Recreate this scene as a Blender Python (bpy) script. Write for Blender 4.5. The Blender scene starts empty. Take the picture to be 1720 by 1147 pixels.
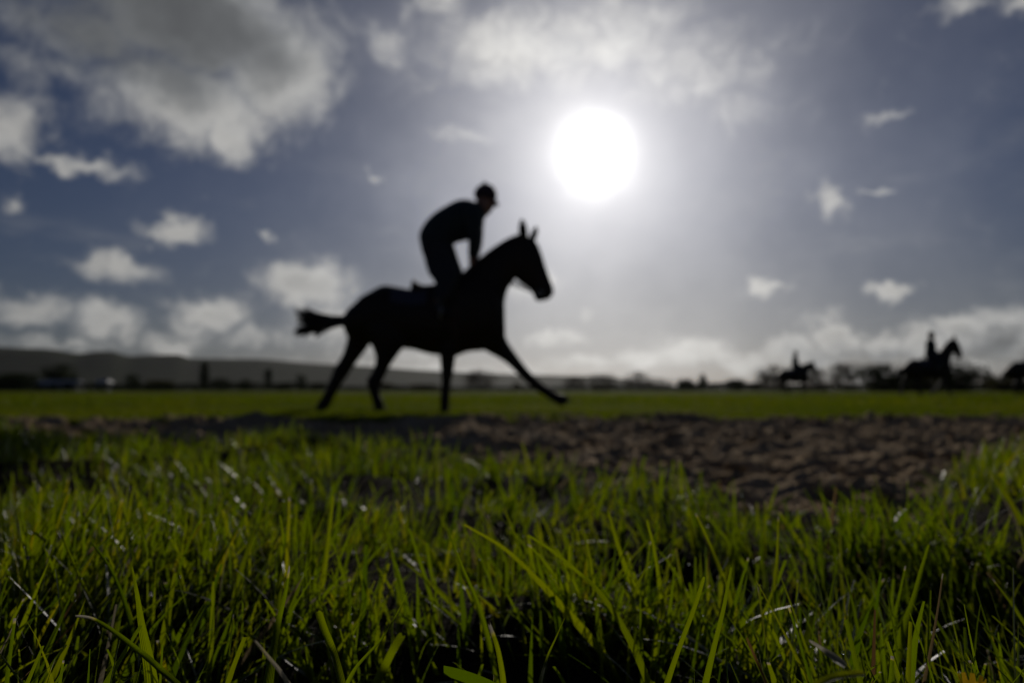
import bpy, bmesh, math, random
import numpy as np
from mathutils import Vector, Matrix

random.seed(7)
RNG = np.random.default_rng(11)
SC = bpy.context.scene
COL = SC.collection

# ------------------------------------------------------------------ camera
CAM_H = 0.22
PITCH = math.radians(4.08)
FPX = 1720 * 24.0 / 36.0
cam_data = bpy.data.cameras.new('camera')
cam_data.lens = 24.0
cam_data.sensor_width = 36.0
cam_data.clip_start = 0.01
cam_data.clip_end = 30000
cam_data.dof.use_dof = True
cam_data.dof.focus_distance = 0.285
cam_data.dof.aperture_fstop = 7.0
cam_data.dof.aperture_blades = 0
cam = bpy.data.objects.new('camera', cam_data)
COL.objects.link(cam)
cam.location = (0, 0, CAM_H)
cam.rotation_euler = (math.pi / 2 + PITCH, 0, 0)
SC.camera = cam


def pdir(px, py):
    """world direction seen at photo pixel (1720 wide), Y forward = 1 before normalising"""
    a = (px - 860) / FPX
    b = -(py - 573.5) / FPX
    cp, sp = math.cos(PITCH), math.sin(PITCH)
    return Vector((a, cp - sp * b, sp + cp * b))


def at(px, py, Y):
    d = pdir(px, py)
    t = Y / d.y
    return Vector((d.x * t, Y, CAM_H + d.z * t))


def azel(px, py):
    d = pdir(px, py).normalized()
    return math.degrees(math.atan2(d.x, d.y)), math.degrees(math.asin(d.z))


# ------------------------------------------------------------------ render settings
SC.render.engine = 'CYCLES'
cy = SC.cycles
cy.use_denoising = True
cy.filter_width = 1.1
cy.max_bounces = 4
cy.diffuse_bounces = 2
cy.glossy_bounces = 2
cy.transmission_bounces = 3
cy.transparent_max_bounces = 8
cy.volume_bounces = 0
cy.sample_clamp_indirect = 3.0
SC.view_settings.view_transform = 'Standard'
SC.view_settings.look = 'None'
SC.view_settings.gamma = 1.0
SC.view_settings.exposure = -1.7

# ------------------------------------------------------------------ sun
SUN = pdir(1000, 257).normalized()
SUN_AZ = math.atan2(SUN.x, SUN.y)
SUN_EL = math.asin(SUN.z)
sl = bpy.data.lights.new('sun', 'SUN')
sl.energy = 5.0
sl.angle = math.radians(0.53)
sl.color = (1.0, 0.93, 0.83)
so = bpy.data.objects.new('sun', sl)
COL.objects.link(so)
so.location = SUN * 50
so.rotation_euler = SUN.to_track_quat('Z', 'Y').to_euler()

# ------------------------------------------------------------------ world: sky with clouds
W = bpy.data.worlds.new('World')
SC.world = W
W.use_nodes = True
W.cycles.sampling_method = 'NONE'
nt = W.node_tree
nt.nodes.clear()


class N:
    """tiny node-graph helper"""
    def __init__(self, tree):
        self.t = tree

    def node(self, typ, **kw):
        n = self.t.nodes.new(typ)
        for k, v in kw.items():
            setattr(n, k, v)
        return n

    def put(self, sock, v):
        if v is None:
            return
        if isinstance(v, bpy.types.NodeSocket):
            self.t.links.new(v, sock)
        else:
            sock.default_value = v

    def m(self, op, a, b=None, c=None, clamp=False):
        n = self.node('ShaderNodeMath', operation=op, use_clamp=clamp)
        self.put(n.inputs[0], a); self.put(n.inputs[1], b); self.put(n.inputs[2], c)
        return n.outputs[0]

    def v(self, op, a, b=None, c=None, out=0):
        n = self.node('ShaderNodeVectorMath', operation=op)
        self.put(n.inputs[0], a); self.put(n.inputs[1], b); self.put(n.inputs[2], c)
        return n.outputs[out]

    def xyz(self, x, y, z):
        n = self.node('ShaderNodeCombineXYZ')
        for i, k in enumerate((x, y, z)):
            self.put(n.inputs[i], k)
        return n.outputs[0]

    def noise(self, vec, scale, detail=5, rough=0.55, out=0, dist=0.0):
        n = self.node('ShaderNodeTexNoise')
        self.put(n.inputs['Vector'], vec)
        n.inputs['Scale'].default_value = scale
        n.inputs['Detail'].default_value = detail
        n.inputs['Roughness'].default_value = rough
        n.inputs['Distortion'].default_value = dist
        return n.outputs[out]

    def smooth(self, x, lo, hi):
        n = self.node('ShaderNodeMapRange', interpolation_type='SMOOTHSTEP')
        self.put(n.inputs[0], x)
        n.inputs[1].default_value = lo; n.inputs[2].default_value = hi
        n.inputs[3].default_value = 0; n.inputs[4].default_value = 1
        return n.outputs[0]

    def mix(self, f, a, b, typ='MIX'):
        n = self.node('ShaderNodeMix', data_type='RGBA', blend_type=typ)
        self.put(n.inputs[0], f)
        self.put(n.inputs[6], a if isinstance(a, bpy.types.NodeSocket) else (*a, 1))
        self.put(n.inputs[7], b if isinstance(b, bpy.types.NodeSocket) else (*b, 1))
        return n.outputs[2]

    def ramp(self, f, stops):
        n = self.node('ShaderNodeValToRGB')
        cr = n.color_ramp
        while len(cr.elements) < len(stops):
            cr.elements.new(0.5)
        for e, (p, c) in zip(cr.elements, stops):
            e.position = p
            e.color = (*c, 1)
        self.put(n.inputs[0], f)
        return n.outputs[0]


g = N(nt)
tc = g.node('ShaderNodeTexCoord')
dirv = g.v('NORMALIZE', tc.outputs['Generated'])
sep = g.node('ShaderNodeSeparateXYZ'); nt.links.new(dirv, sep.inputs[0])
az = g.m('MULTIPLY', g.m('ARCTAN2', sep.outputs[0], sep.outputs[1]), 57.2958)
el = g.m('MULTIPLY', g.m('ARCSINE', sep.outputs[2]), 57.2958)

sky = g.node('ShaderNodeTexSky', sky_type='NISHITA')
sky.sun_disc = False
sky.sun_elevation = SUN_EL
sky.sun_rotation = SUN_AZ
sky.altitude = 100
sky.air_density = 1.0
sky.dust_density = 0.75
sky.ozone_density = 2.0
nish = sky.outputs[0]

# angle from the sun, in degrees
cosang = g.v('DOT_PRODUCT', dirv, tuple(SUN), out=1)
ang = g.m('MULTIPLY', g.m('ARCCOSINE', g.m('MINIMUM', cosang, 0.999999)), 57.2958)
# thin cloud in front of the sun spreads its glare unevenly
ang = g.m('MULTIPLY', ang, g.m('MULTIPLY_ADD', g.m('SUBTRACT', g.noise(dirv, 8.0, 3, 0.6), 0.5), 0.55, 1.0))


def expo(k):
    return g.m('POWER', math.e, g.m('DIVIDE', ang, -k))


# thin bright veil round the sun (forward scattering in high thin cloud) and the dazzling sun itself
aure = g.m('MULTIPLY', expo(7.2), 74.0)
disc = g.m('POWER', math.e, g.m('MULTIPLY', g.m('POWER', g.m('DIVIDE', ang, 2.0), 2.0), -1.0))
aure_d = g.m('ADD', aure, g.m('MULTIPLY', disc, 150.0))
bw = g.node('ShaderNodeRGBToBW'); nt.links.new(nish, bw.inputs[0])
white = g.v('SCALE', (0.88, 0.875, 0.87), None); nt.links.new(bw.outputs[0], white.node.inputs['Scale'])
low_haze = g.m('MULTIPLY', g.m('SUBTRACT', 1.0, g.smooth(sep.outputs[2], 0.0, 0.30)), g.m('MINIMUM', 1.0, g.m('MULTIPLY', expo(22.0), 1.9)))
clear = g.mix(g.m('MULTIPLY', low_haze, 0.75), g.v('MULTIPLY', nish, (0.61, 0.70, 1.0)), white)

# cloud placement: soft masses given by azimuth/elevation, torn by noise
p2 = g.xyz(az, el, 0.0)
warp_big = g.v('SUBTRACT', g.noise(dirv, 9.0, 2, 0.55, out=1), (0.5, 0.5, 0.5))
warp_small = g.v('SUBTRACT', g.noise(dirv, 34.0, 2, 0.6, out=1), (0.5, 0.5, 0.5))
pw = g.v('ADD', p2, g.v('MULTIPLY_ADD', warp_big, (4.6, 3.6, 0), g.v('MULTIPLY', warp_small, (2.6, 2.3, 0))))

# px, py, rx, ry, strength, thick
BLOBS = [
    (330, 40, 200, 85, 1.25, 1.3), (150, 60, 130, 60, .85, .8), (465, 110, 85, 85, 1.15, .1), (310, 165, 150, 70, 1.1, .25),
    (380, 225, 45, 45, .9, .0), (60, 110, 90, 40, .5, .35), (230, 140, 110, 40, .7, .3),
    (30, 215, 60, 60, .85, .15), (140, 272, 75, 15, .75, 0), (5, 335, 25, 25, .7, 0),
    (305, 380, 52, 20, .95, .1), (195, 445, 75, 26, .9, .25), (628, 300, 24, 10, .6, 0), (457, 400, 10, 10, .6, 0),
    (60, 522, 75, 28, .9, .35), (190, 535, 60, 34, .95, .25), (350, 528, 60, 32, 1.0, .25), (508, 488, 72, 34, 1.1, .4),
    (550, 545, 55, 35, .8, .1), (300, 575, 60, 22, .8, .1), (110, 580, 110, 16, .6, .1), (430, 575, 80, 20, .6, 0),
    (860, 90, 140, 70, .72, .1), (1010, 55, 160, 60, .66, .3), (1180, 120, 170, 70, .48, .12), (655, 75, 40, 36, .55, .0),
    (775, 225, 60, 18, .5, 0), (740, 20, 60, 30, .6, .1), (1240, 180, 90, 40, .35, .0),
    (1385, 330, 34, 28, .78, .0), (1500, 478, 42, 17, 1.0, .0), (1296, 480, 28, 14, .95, 0), (1490, 313, 45, 8, .55, 0),
    (1480, 200, 60, 10, .5, 0), (1610, 22, 60, 16, .65, 0), (1715, 8, 40, 20, .8, 0),
    (938, 472, 20, 22, .8, 0), (925, 570, 50, 14, .7, 0),
    (985, 612, 90, 14, .8, .0), (1075, 605, 60, 20, .9, .05), (1165, 592, 62, 24, .95, .1), (1250, 606, 70, 18, .9, .1),
    (1335, 592, 60, 24, .95, .15), (1395, 562, 44, 28, 1.1, .1), (1390, 588, 60, 18, .6, .75), (1478, 578, 40, 24, 1.0, .15), (1490, 592, 50, 14, .5, .6),
    (1562, 575, 66, 32, 1.05, .2), (1640, 545, 60, 30, 1.1, .1), (1715, 556, 60, 42, 1.1, .3), (1690, 570, 70, 26, .5, .9), (1600, 612, 110, 20, .8, .2),
    (1430, 625, 260, 14, .7, .1), (760, 622, 260, 18, .7, .0), (650, 590, 100, 26, .6, .05), (200, 605, 260, 12, .5, .1),
    (880, 500, 40, 18, .45, 0), (985, 530, 30, 12, .5, 0),
]
D = None
T = None
for (bx_, by_, rx, ry, s, th) in BLOBS:
    a0, e0 = azel(bx_, by_)
    a1, _ = azel(bx_ + rx, by_)
    _, e1 = azel(bx_, by_ - ry)
    ia, ie = 1 / max(abs(a1 - a0), .3), 1 / max(abs(e1 - e0), .3)
    q = g.v('MULTIPLY_ADD', pw, (ia, ie, 0), (-a0 * ia, -e0 * ie, 0))
    ex = g.m('POWER', 0.45, g.v('DOT_PRODUCT', q, q, out=1))
    D = g.m('SMOOTH_MAX', g.m('MULTIPLY', ex, s), D if D is not None else 0.0, 0.12)
    if th > 0:
        T = g.m('MULTIPLY_ADD', ex, th, T if T is not None else 0.0)

# the rest of the sky carries the same sort of broken cloud
plane = g.v('DIVIDE', dirv, g.xyz(*[g.m('ADD', g.m('MAXIMUM', sep.outputs[2], 0.0), 0.12)] * 3))
scat = g.noise(plane, 0.9, 4, 0.55)
outside = g.smooth(g.m('ABSOLUTE', az), 40.0, 52.0)
outside_e = g.smooth(el, 33.0, 42.0)
outm = g.m('MAXIMUM', outside, outside_e)
D = g.m('MULTIPLY_ADD', g.m('MULTIPLY', g.smooth(scat, 0.56, 0.78), 0.9), outm, D)
fb = g.noise(dirv, 24.0, 5, 0.66, dist=0.6)
fbm = g.m('SUBTRACT', fb, 0.5)
Df = g.m('MULTIPLY_ADD', fbm, 0.68, D)
alpha = g.smooth(Df, 0.12, 0.95)
wisp = g.m('MULTIPLY', g.smooth(g.noise(plane, 1.7, 4, 0.6), 0.5, 0.8), 0.13)
alpha = g.m('MAXIMUM', alpha, wisp)
alpha = g.m('MULTIPLY', alpha, g.m('MULTIPLY_ADD', g.smooth(sep.outputs[2], -0.02, 0.01), 0.92, 0.0))
fb2 = g.m('SUBTRACT', g.noise(dirv, 14.0, 4, 0.6), 0.5)
thick = g.smooth(g.m('MULTIPLY_ADD', fb2, 0.9, T), 0.12, 1.25)
# sunlit cloud: brighter towards the sun (backlit), grey where it is thick
lit = g.m('ADD', 22.0, g.m('MULTIPLY', expo(18.0), 36.0))
shade = g.m('MULTIPLY', g.m('MULTIPLY_ADD', thick, -0.68, 1.0), g.m('MULTIPLY_ADD', g.smooth(Df, 0.80, 1.35), -0.36, 1.0))
cl = g.m('MULTIPLY', lit, shade)
cl = g.m('MULTIPLY', cl, g.m('MULTIPLY_ADD', fbm, 0.55, g.m('MULTIPLY_ADD', fb2, 0.45, 1.0)))
cloudcol = g.mix(thick, (1.0, 0.985, 0.94), (0.93, 0.97, 1.0))
clv = g.v('SCALE', cloudcol, None)
clv.node.inputs['Scale'].default_value = 1.0
nt.links.new(cl, clv.node.inputs['Scale'])
sc_n = clv

skyc = g.v('SCALE', clear, None); skyc.node.inputs['Scale'].default_value = 1.0
aurec = g.v('SCALE', (1.0, 0.975, 0.945), None)
nt.links.new(aure_d, aurec.node.inputs['Scale'])
base = g.v('ADD', skyc, aurec)
# clouds veil the sky behind them but the sun burns through
cloud_tot = g.v('ADD', sc_n, g.v('MULTIPLY', aurec, (0.62, 0.62, 0.62)))
final = g.mix(alpha, base, cloud_tot)
bg = g.node('ShaderNodeBackground')
nt.links.new(final, bg.inputs[0])
bg.inputs[1].default_value = 0.05
wo = g.node('ShaderNodeOutputWorld')
nt.links.new(bg.outputs[0], wo.inputs[0])


# ================================================================== helpers
def tag(o, label=None, cat=None, group=None, kind=None):
    if label: o['label'] = label
    if cat: o['category'] = cat
    if group: o['group'] = group
    if kind: o['kind'] = kind
    return o


def empty(name, loc=(0, 0, 0)):
    o = bpy.data.objects.new(name, None)
    o.empty_display_size = 0.2
    COL.objects.link(o)
    o.location = loc
    return o


def link(name, me, mat=None, parent=None, smooth=True):
    if mat is not None:
        me.materials.append(mat)
    o = bpy.data.objects.new(name, me)
    COL.objects.link(o)
    if parent is not None:
        o.parent = parent
    if smooth:
        me.polygons.foreach_set('use_smooth', np.ones(len(me.polygons), bool))
    return o


def mesh_from(name, verts, faces):
    me = bpy.data.meshes.new(name)
    me.from_pydata([tuple(v) for v in verts], [], [tuple(f) for f in faces])
    me.update()
    return me


def mesh_np(name, V, F):
    """V (n,3), F (m,k) with equal k"""
    me = bpy.data.meshes.new(name)
    n, (m, k) = len(V), F.shape
    me.vertices.add(n)
    me.vertices.foreach_set('co', np.ascontiguousarray(V, np.float32).ravel())
    me.loops.add(m * k)
    me.loops.foreach_set('vertex_index', np.ascontiguousarray(F, np.int32).ravel())
    me.polygons.add(m)
    me.polygons.foreach_set('loop_start', np.arange(0, m * k, k, dtype=np.int32))
    me.polygons.foreach_set('loop_total', np.full(m, k, np.int32))
    me.update(calc_edges=True)
    return me


def vnoise(x, y, seed=0):
    """smooth value noise on arrays, 0..1"""
    xi, yi = np.floor(x).astype(np.int64), np.floor(y).astype(np.int64)
    fx, fy = x - xi, y - yi
    fx, fy = fx * fx * (3 - 2 * fx), fy * fy * (3 - 2 * fy)

    def h(a, b):
        n = (a * 374761393 + b * 668265263 + seed * 974634777) & 0x7fffffff
        n = ((n ^ (n >> 13)) * 1274126177) & 0x7fffffff
        return ((n ^ (n >> 16)) & 0xffff) / 65535.0
    a = h(xi, yi) * (1 - fx) + h(xi + 1, yi) * fx
    b = h(xi, yi + 1) * (1 - fx) + h(xi + 1, yi + 1) * fx
    return a * (1 - fy) + b * fy


def fbm(x, y, octv=4, seed=0, gain=.5):
    s, a, t = 0, 1, 0
    for i in range(octv):
        s = s + a * vnoise(x * 2 ** i, y * 2 ** i, seed + i); t += a; a *= gain
    return s / t


def sstep(x, lo, hi):
    t = np.clip((x - lo) / (hi - lo), 0, 1)
    return t * t * (3 - 2 * t)


# ================================================================== materials
def new_mat(name):
    m = bpy.data.materials.new(name)
    m.use_nodes = True
    m.node_tree.nodes.clear()
    return m, N(m.node_tree)


def plain_mat(name, col, rough=0.7, var=0.25, scale=6.0, bump=0.0, bscale=40.0, spec=0.4, sheen=0.0):
    m, k = new_mat(name)
    t = k.node('ShaderNodeTexCoord')
    n = k.noise(t.outputs['Object'], scale, 5, 0.6)
    c = k.mix(n, tuple(x * (1 - var) for x in col), tuple(min(1, x * (1 + var)) for x in col))
    b = k.node('ShaderNodeBsdfPrincipled')
    k.put(b.inputs['Base Color'], c)
    b.inputs['Roughness'].default_value = rough
    b.inputs['Specular IOR Level'].default_value = spec
    b.inputs['Sheen Weight'].default_value = sheen
    if bump:
        bn = k.node('ShaderNodeBump')
        bn.inputs['Strength'].default_value = bump
        bn.inputs['Distance'].default_value = 0.02
        k.put(bn.inputs['Height'], k.noise(t.outputs['Object'], bscale, 4, 0.6))
        k.put(b.inputs['Normal'], bn.outputs[0])
    o = k.node('ShaderNodeOutputMaterial')
    k.put(o.inputs[0], b.outputs[0])
    return m


def blade_mat(name, tone=1.0, gloss=0.17):
    """grass blade: thin leaf, light passes through; attribute 'tint' = (random, along, dry)"""
    m, k = new_mat(name)
    at_ = k.node('ShaderNodeAttribute', attribute_name='tint')
    sp = k.node('ShaderNodeSeparateColor'); k.put(sp.inputs[0], at_.outputs['Color'])
    rnd, along, dry = sp.outputs[0], sp.outputs[1], sp.outputs[2]
    uv = k.node('ShaderNodeUVMap')
    us = k.node('ShaderNodeSeparateXYZ'); k.put(us.inputs[0], uv.outputs[0])
    vein = k.m('MULTIPLY_ADD', k.m('SINE', k.m('MULTIPLY', us.outputs[0], 44.0)), 0.5, 0.5)
    green = k.ramp(rnd, [(0.0, (.027, .050, .002)), (0.5, (.054, .080, .002)), (0.85, (.086, .102, .003)), (1.0, (.115, .112, .005))])
    straw = k.ramp(rnd, [(0.0, (.17, .075, .02)), (0.4, (.20, .14, .06)), (0.7, (.26, .22, .14)), (1.0, (.36, .33, .26))])
    tn = k.node('ShaderNodeTexCoord')
    blot = k.noise(tn.outputs['Object'], 160.0, 3, 0.6)
    tipdry = k.m('MULTIPLY', k.smooth(k.m('MULTIPLY_ADD', blot, 0.10, along), 0.985, 1.03), k.smooth(rnd, 0.80, 0.90))
    dryf = k.m('MAXIMUM', k.smooth(k.m('MULTIPLY_ADD', blot, 0.25, dry), 0.45, 0.7), tipdry)
    col = k.mix(dryf, green, straw)
    # frayed, bleached end where the mower cut it
    fray = k.m('MULTIPLY', k.smooth(k.m('MULTIPLY_ADD', blot, 0.05, along), 0.985, 1.01), k.smooth(k.m('FRACT', k.m('MULTIPLY', rnd, 37.0)), 0.74, 0.80))
    col = k.mix(fray, col, (.42, .38, .30))
    col = k.mix(k.m('MULTIPLY', vein, 0.42), col, k.mix(0.6, col, (0, 0, 0)))
    dif = k.node('ShaderNodeBsdfDiffuse'); k.put(dif.inputs[0], k.mix(1.0, col, (.62, .62, .62), 'MULTIPLY'))
    trc = k.mix(k.m('MAXIMUM', dryf, fray), k.mix(1.0, col, (3.55 * tone, 3.25 * tone, .25 * tone), 'MULTIPLY'), k.mix(1.0, col, (.8, .8, .8), 'MULTIPLY'))
    trl = k.node('ShaderNodeBsdfTranslucent'); k.put(trl.inputs[0], trc)
    mx = k.node('ShaderNodeMixShader'); mx.inputs[0].default_value = 0.72
    k.put(mx.inputs[1], dif.outputs[0]); k.put(mx.inputs[2], trl.outputs[0])
    gl = k.node('ShaderNodeBsdfGlossy'); gl.inputs['Roughness'].default_value = 0.42
    gl.inputs[0].default_value = (1, 1, 1, 1)
    bn = k.node('ShaderNodeBump'); bn.inputs['Strength'].default_value = 0.35; bn.inputs['Distance'].default_value = 0.0006
    k.put(bn.inputs['Height'], vein)
    for q in (dif, trl, gl):
        k.put(q.inputs['Normal'], bn.outputs[0])
    fr = k.node('ShaderNodeFresnel'); fr.inputs[0].default_value = 1.38
    mx2 = k.node('ShaderNodeMixShader')
    k.put(mx2.inputs[0], k.m('MULTIPLY', fr.outputs[0], gloss))
    k.put(mx2.inputs[1], mx.outputs[0]); k.put(mx2.inputs[2], gl.outputs[0])
    o = k.node('ShaderNodeOutputMaterial'); k.put(o.inputs[0], mx2.outputs[0])
    return m


def foliage_mat(name, c0, c1):
    m, k = new_mat(name)
    t = k.node('ShaderNodeTexCoord')
    n = k.noise(t.outputs['Object'], 0.8, 3, 0.6)
    col = k.mix(n, c0, c1)
    dif = k.node('ShaderNodeBsdfDiffuse'); k.put(dif.inputs[0], col)
    trl = k.node('ShaderNodeBsdfTranslucent'); k.put(trl.inputs[0], col)
    mx = k.node('ShaderNodeMixShader'); mx.inputs[0].default_value = 0.3
    k.put(mx.inputs[1], dif.outputs[0]); k.put(mx.inputs[2], trl.outputs[0])
    o = k.node('ShaderNodeOutputMaterial'); k.put(o.inputs[0], mx.outputs[0])
    return m


def ground_mat(name, stops, scale, bump=0.6, bscale=30.0, rough=0.95, dist=0.03):
    m, k = new_mat(name)
    t = k.node('ShaderNodeTexCoord')
    n1 = k.noise(t.outputs['Object'], scale, 6, 0.65)
    n2 = k.noise(t.outputs['Object'], scale * 9, 4, 0.6)
    f = k.m('MULTIPLY_ADD', n2, 0.4, k.m('MULTIPLY', n1, 0.6))
    c = k.ramp(f, stops)
    b = k.node('ShaderNodeBsdfPrincipled')
    k.put(b.inputs['Base Color'], c)
    b.inputs['Roughness'].default_value = rough
    b.inputs['Specular IOR Level'].default_value = 0.02
    bn = k.node('ShaderNodeBump'); bn.inputs['Strength'].default_value = bump; bn.inputs['Distance'].default_value = dist
    k.put(bn.inputs['Height'], k.noise(t.outputs['Object'], bscale, 5, 0.65))
    k.put(b.inputs['Normal'], bn.outputs[0])
    o = k.node('ShaderNodeOutputMaterial'); k.put(o.inputs[0], b.outputs[0])
    return m


M = {
    'blade': blade_mat('grass_blade'),
    'far_blade': blade_mat('field_grass_blade', 0.62, 0.02),
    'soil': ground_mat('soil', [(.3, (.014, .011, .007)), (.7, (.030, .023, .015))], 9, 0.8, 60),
    'dirt': ground_mat('track_dirt', [(.3, (.20, .135, .075)), (.5, (.38, .275, .165)), (.70, (.58, .45, .30))], 4, 0.9, 45, dist=0.02),
    'field': ground_mat('field_turf', [(.3, (.056, .073, .001)), (.55, (.079, .097, .002)), (.75, (.106, .119, .003))], 0.35, 1.0, 14, dist=0.08),
    'hill': ground_mat('hill_land', [(.35, (.020, .028, .014)), (.48, (.040, .048, .022)), (.58, (.026, .030, .016)), (.68, (.080, .076, .046))], 0.006, 0.4, .05, dist=3.0),
    'coat': plain_mat('horse_coat', (.022, .014, .009), 0.55, .35, 5, spec=.25),
    'hoof': plain_mat('horse_hoof', (.025, .022, .020), .9, .3, 20),
    'hair': plain_mat('horse_hair', (.012, .009, .008), .5, .3, 20),
    'leather': plain_mat('tack_leather', (.035, .02, .012), .75, .3, 30),
    'cloth': plain_mat('saddle_cloth', (.05, .05, .075), .9, .2, 30, .3, 300),
    'metal': plain_mat('tack_metal', (.55, .55, .55), .25, .1, 40, spec=.8),
    'jacket': plain_mat('rider_jacket', (.016, .028, .036), .8, .25, 12, .3, 120, sheen=.1),
    'breeches': plain_mat('rider_breeches', (.03, .03, .035), .85, .2, 20, .2, 200),
    'boot': plain_mat('rider_boot', (.012, .011, .010), .35, .2, 20),
    'helmet': plain_mat('rider_helmet', (.035, .016, .026), .6, .2, 20),
    'skin': plain_mat('rider_skin', (.36, .20, .14), .6, .12, 30),
    'eye': plain_mat('horse_eye', (.01, .007, .006), .08, .1, 40, spec=.8),
    'bark': plain_mat('bark', (.07, .055, .042), .95, .3, 3, .6, 8),
    'twig': foliage_mat('bare_twigs', (.055, .045, .036), (.095, .080, .055)),
    'leafd': foliage_mat('dark_evergreen', (.018, .026, .012), (.040, .052, .020)),
    'leafm': foliage_mat('autumn_foliage', (.040, .044, .018), (.085, .075, .028)),
    'wall': plain_mat('painted_wall', (.62, .62, .62), .8, .1, .8),
    'roof': plain_mat('sheet_roof', (.30, .31, .34), .6, .15, .6),
    'door': plain_mat('shed_door', (.10, .11, .12), .6, .15, 2),
    'petal': foliage_mat('yellow_petal', (.55, .33, .01), (.75, .50, .02)),
}

# ================================================================== ground
EDGE = np.array([(-9, 3.2), (-4, 3.0), (-1.7, 2.7), (-.9, 2.45), (-.35, 2.05), (0, 1.7), (.17, 1.35), (.29, 1.08), (.38, .95),
                 (.50, .92), (.62, 1.05), (.78, 1.35), (1.1, 1.65), (2, 2.0), (9, 2.4)])


def edge_y(x):
    return np.interp(x, EDGE[:, 0], EDGE[:, 1]) + 0.12 * (fbm(x * 5, x * 0 + 3.3, 3, 5) - .5)


def verge_z(x, y):
    """bank of turf the photographer lies on: hummocky, falling to the track at its edge"""
    h = 0.046 + 0.125 * (fbm(x * 3.3 + 5, y * 3.9, 3, 21) - .5) + 0.02 * (fbm(x * 11, y * 11, 2, 33) - .5)
    # hummock in the middle, hollow in front of it, rise on the right
    h = h + 0.022 * np.exp(-(((x - .02) / .28) ** 2 + ((y - 1.05) / .30) ** 2))
    h = h - 0.035 * np.exp(-(((x + .005) / .13) ** 2 + ((y - .38) / .11) ** 2))
    h = h + 0.042 * np.exp(-(((x - 1.0) / .36) ** 2 + ((y - 1.2) / .45) ** 2))
    h = np.minimum(h, 0.075 + 0.25 * (h - 0.075)) * 1.0
    t = sstep(edge_y(x) - y, -0.14, 0.16)
    return h * t + (-0.13) * (1 - t)


FAR_EDGE = 5.3


def far_edge(x):
    return FAR_EDGE + 0.25 * (fbm(x * 1.1, x * 0 + 8, 3, 41) - .5) + .10 * (fbm(x * 6, x * 0 + 1, 2, 42) - .5)


def dirt_z(x, y):
    z = -0.070 + 0.060 * (fbm(x * 3, y * 4.5, 3, 51) - .5)
    r = fbm(x * 9, y * 12, 5, 61, .68)
    rid = 1 - np.abs(fbm(x * 4.5, y * 6, 3, 63, .6) - .5) * 2
    z = z + (.10 * (r - .5) + .075 * (rid - .75)) * (.4 + 1.3 * fbm(x * 1.7, y * 2.2, 2, 66)) + 0.012
    # hoof prints
    r2 = vnoise(x * 6.5, y * 6.5, 71)
    z = z - 0.045 * sstep(r2, .70, .9)
    # spoil thrown up along the far edge
    return z + 0.045 * sstep(y - far_edge(x), -.55, .05) * (.4 + 1.0 * fbm(x * 3, y * 3, 3, 77))


def grid_mesh(name, xs, ys, zf):
    X, Y = np.meshgrid(xs, ys)
    Z = zf(X, Y)
    V = np.stack([X.ravel(), Y.ravel(), Z.ravel()], 1)
    nx, ny = len(xs), len(ys)
    i = (np.arange(ny - 1)[:, None] * nx + np.arange(nx - 1)[None, :]).ravel()
    return mesh_np(name, V, np.stack([i, i + 1, i + nx + 1, i + nx], 1))


tag(link('dirt_track', grid_mesh('dirt_track', np.concatenate([np.linspace(-14, -5, 90), np.linspace(-4.98, 4.98, 620), np.linspace(5, 14, 90)]),
                                 np.concatenate([np.linspace(.6, 2.5, 150), np.linspace(2.52, 5.8, 160)]), dirt_z), M['dirt']), kind='structure')
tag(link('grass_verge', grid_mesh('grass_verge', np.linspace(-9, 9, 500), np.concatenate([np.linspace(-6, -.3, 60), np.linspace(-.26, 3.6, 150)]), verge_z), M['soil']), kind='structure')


def field_z(x, y):
    d = np.clip(y - far_edge(x), -1, 1e5)
    z = 0.0 + 0.05 * (fbm(x * .35, y * .35, 3, 81) - .5) * sstep(y, 5, 9) + 0.03 * (fbm(x * 2.5, y * 2.5, 2, 82) - .5)
    return np.where(d < 0, -0.20, z - 0.020)


ys = np.concatenate([np.linspace(4.8, 6.3, 44), np.linspace(6.4, 20, 50), np.geomspace(21, 7000, 60)])
xg = np.geomspace(12.2, 6000, 50)
xs = np.concatenate([-xg[::-1], np.linspace(-12, 12, 240), xg])
tag(link('grass_field', grid_mesh('grass_field', xs, ys, field_z), M['field']), kind='structure')
base_me = mesh_from('ground', [(-6000, -3000, -.26), (6000, -3000, -.26), (6000, 7000, -.26), (-6000, 7000, -.26)], [(0, 1, 2, 3)])
tag(link('ground', base_me, M['field'], smooth=False), kind='structure')

# distant ridge of hills
def hill_profile(px):
    P = np.array([(-900, 560), (-300, 572), (0, 583), (90, 587), (130, 594), (165, 590), (190, 590), (215, 598), (250, 596), (300, 595), (320, 602),
                  (440, 603), (520, 610), (620, 615), (700, 621), (800, 626), (880, 629), (960, 631), (1010, 631), (1060, 638), (1140, 648), (1260, 652), (1500, 653), (2600, 654)])
    return np.interp(px, P[:, 0], P[:, 1])


HD = 2600.0
pxs = np.linspace(-900, 2600, 360)
hv, hf = [], []
rows = [(-900, 0.0), (-600, .12), (-350, .38), (-120, .78), (0, 1.0), (250, .93), (800, .5), (1400, 0.0)]
for dy, f in rows:
    for p in pxs:
        top = at(p, float(hill_profile(p)), HD)
        wob = 1 + .10 * (float(fbm(np.array(p * .013), np.array(dy * .004), 3, 91)) - .5) * (0 if f in (0, 1.0) else 1)
        yy = HD + dy
        hv.append((top.x * yy / HD, yy, top.z * f * wob - (4 if f == 0 else 0)))
nx = len(pxs)
hf = [(r * nx + i, r * nx + i + 1, (r + 1) * nx + i + 1, (r + 1) * nx + i) for r in range(len(rows) - 1) for i in range(nx - 1)]
tag(link('hills', mesh_from('hills', hv, hf), M['hill']), kind='structure')

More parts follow.
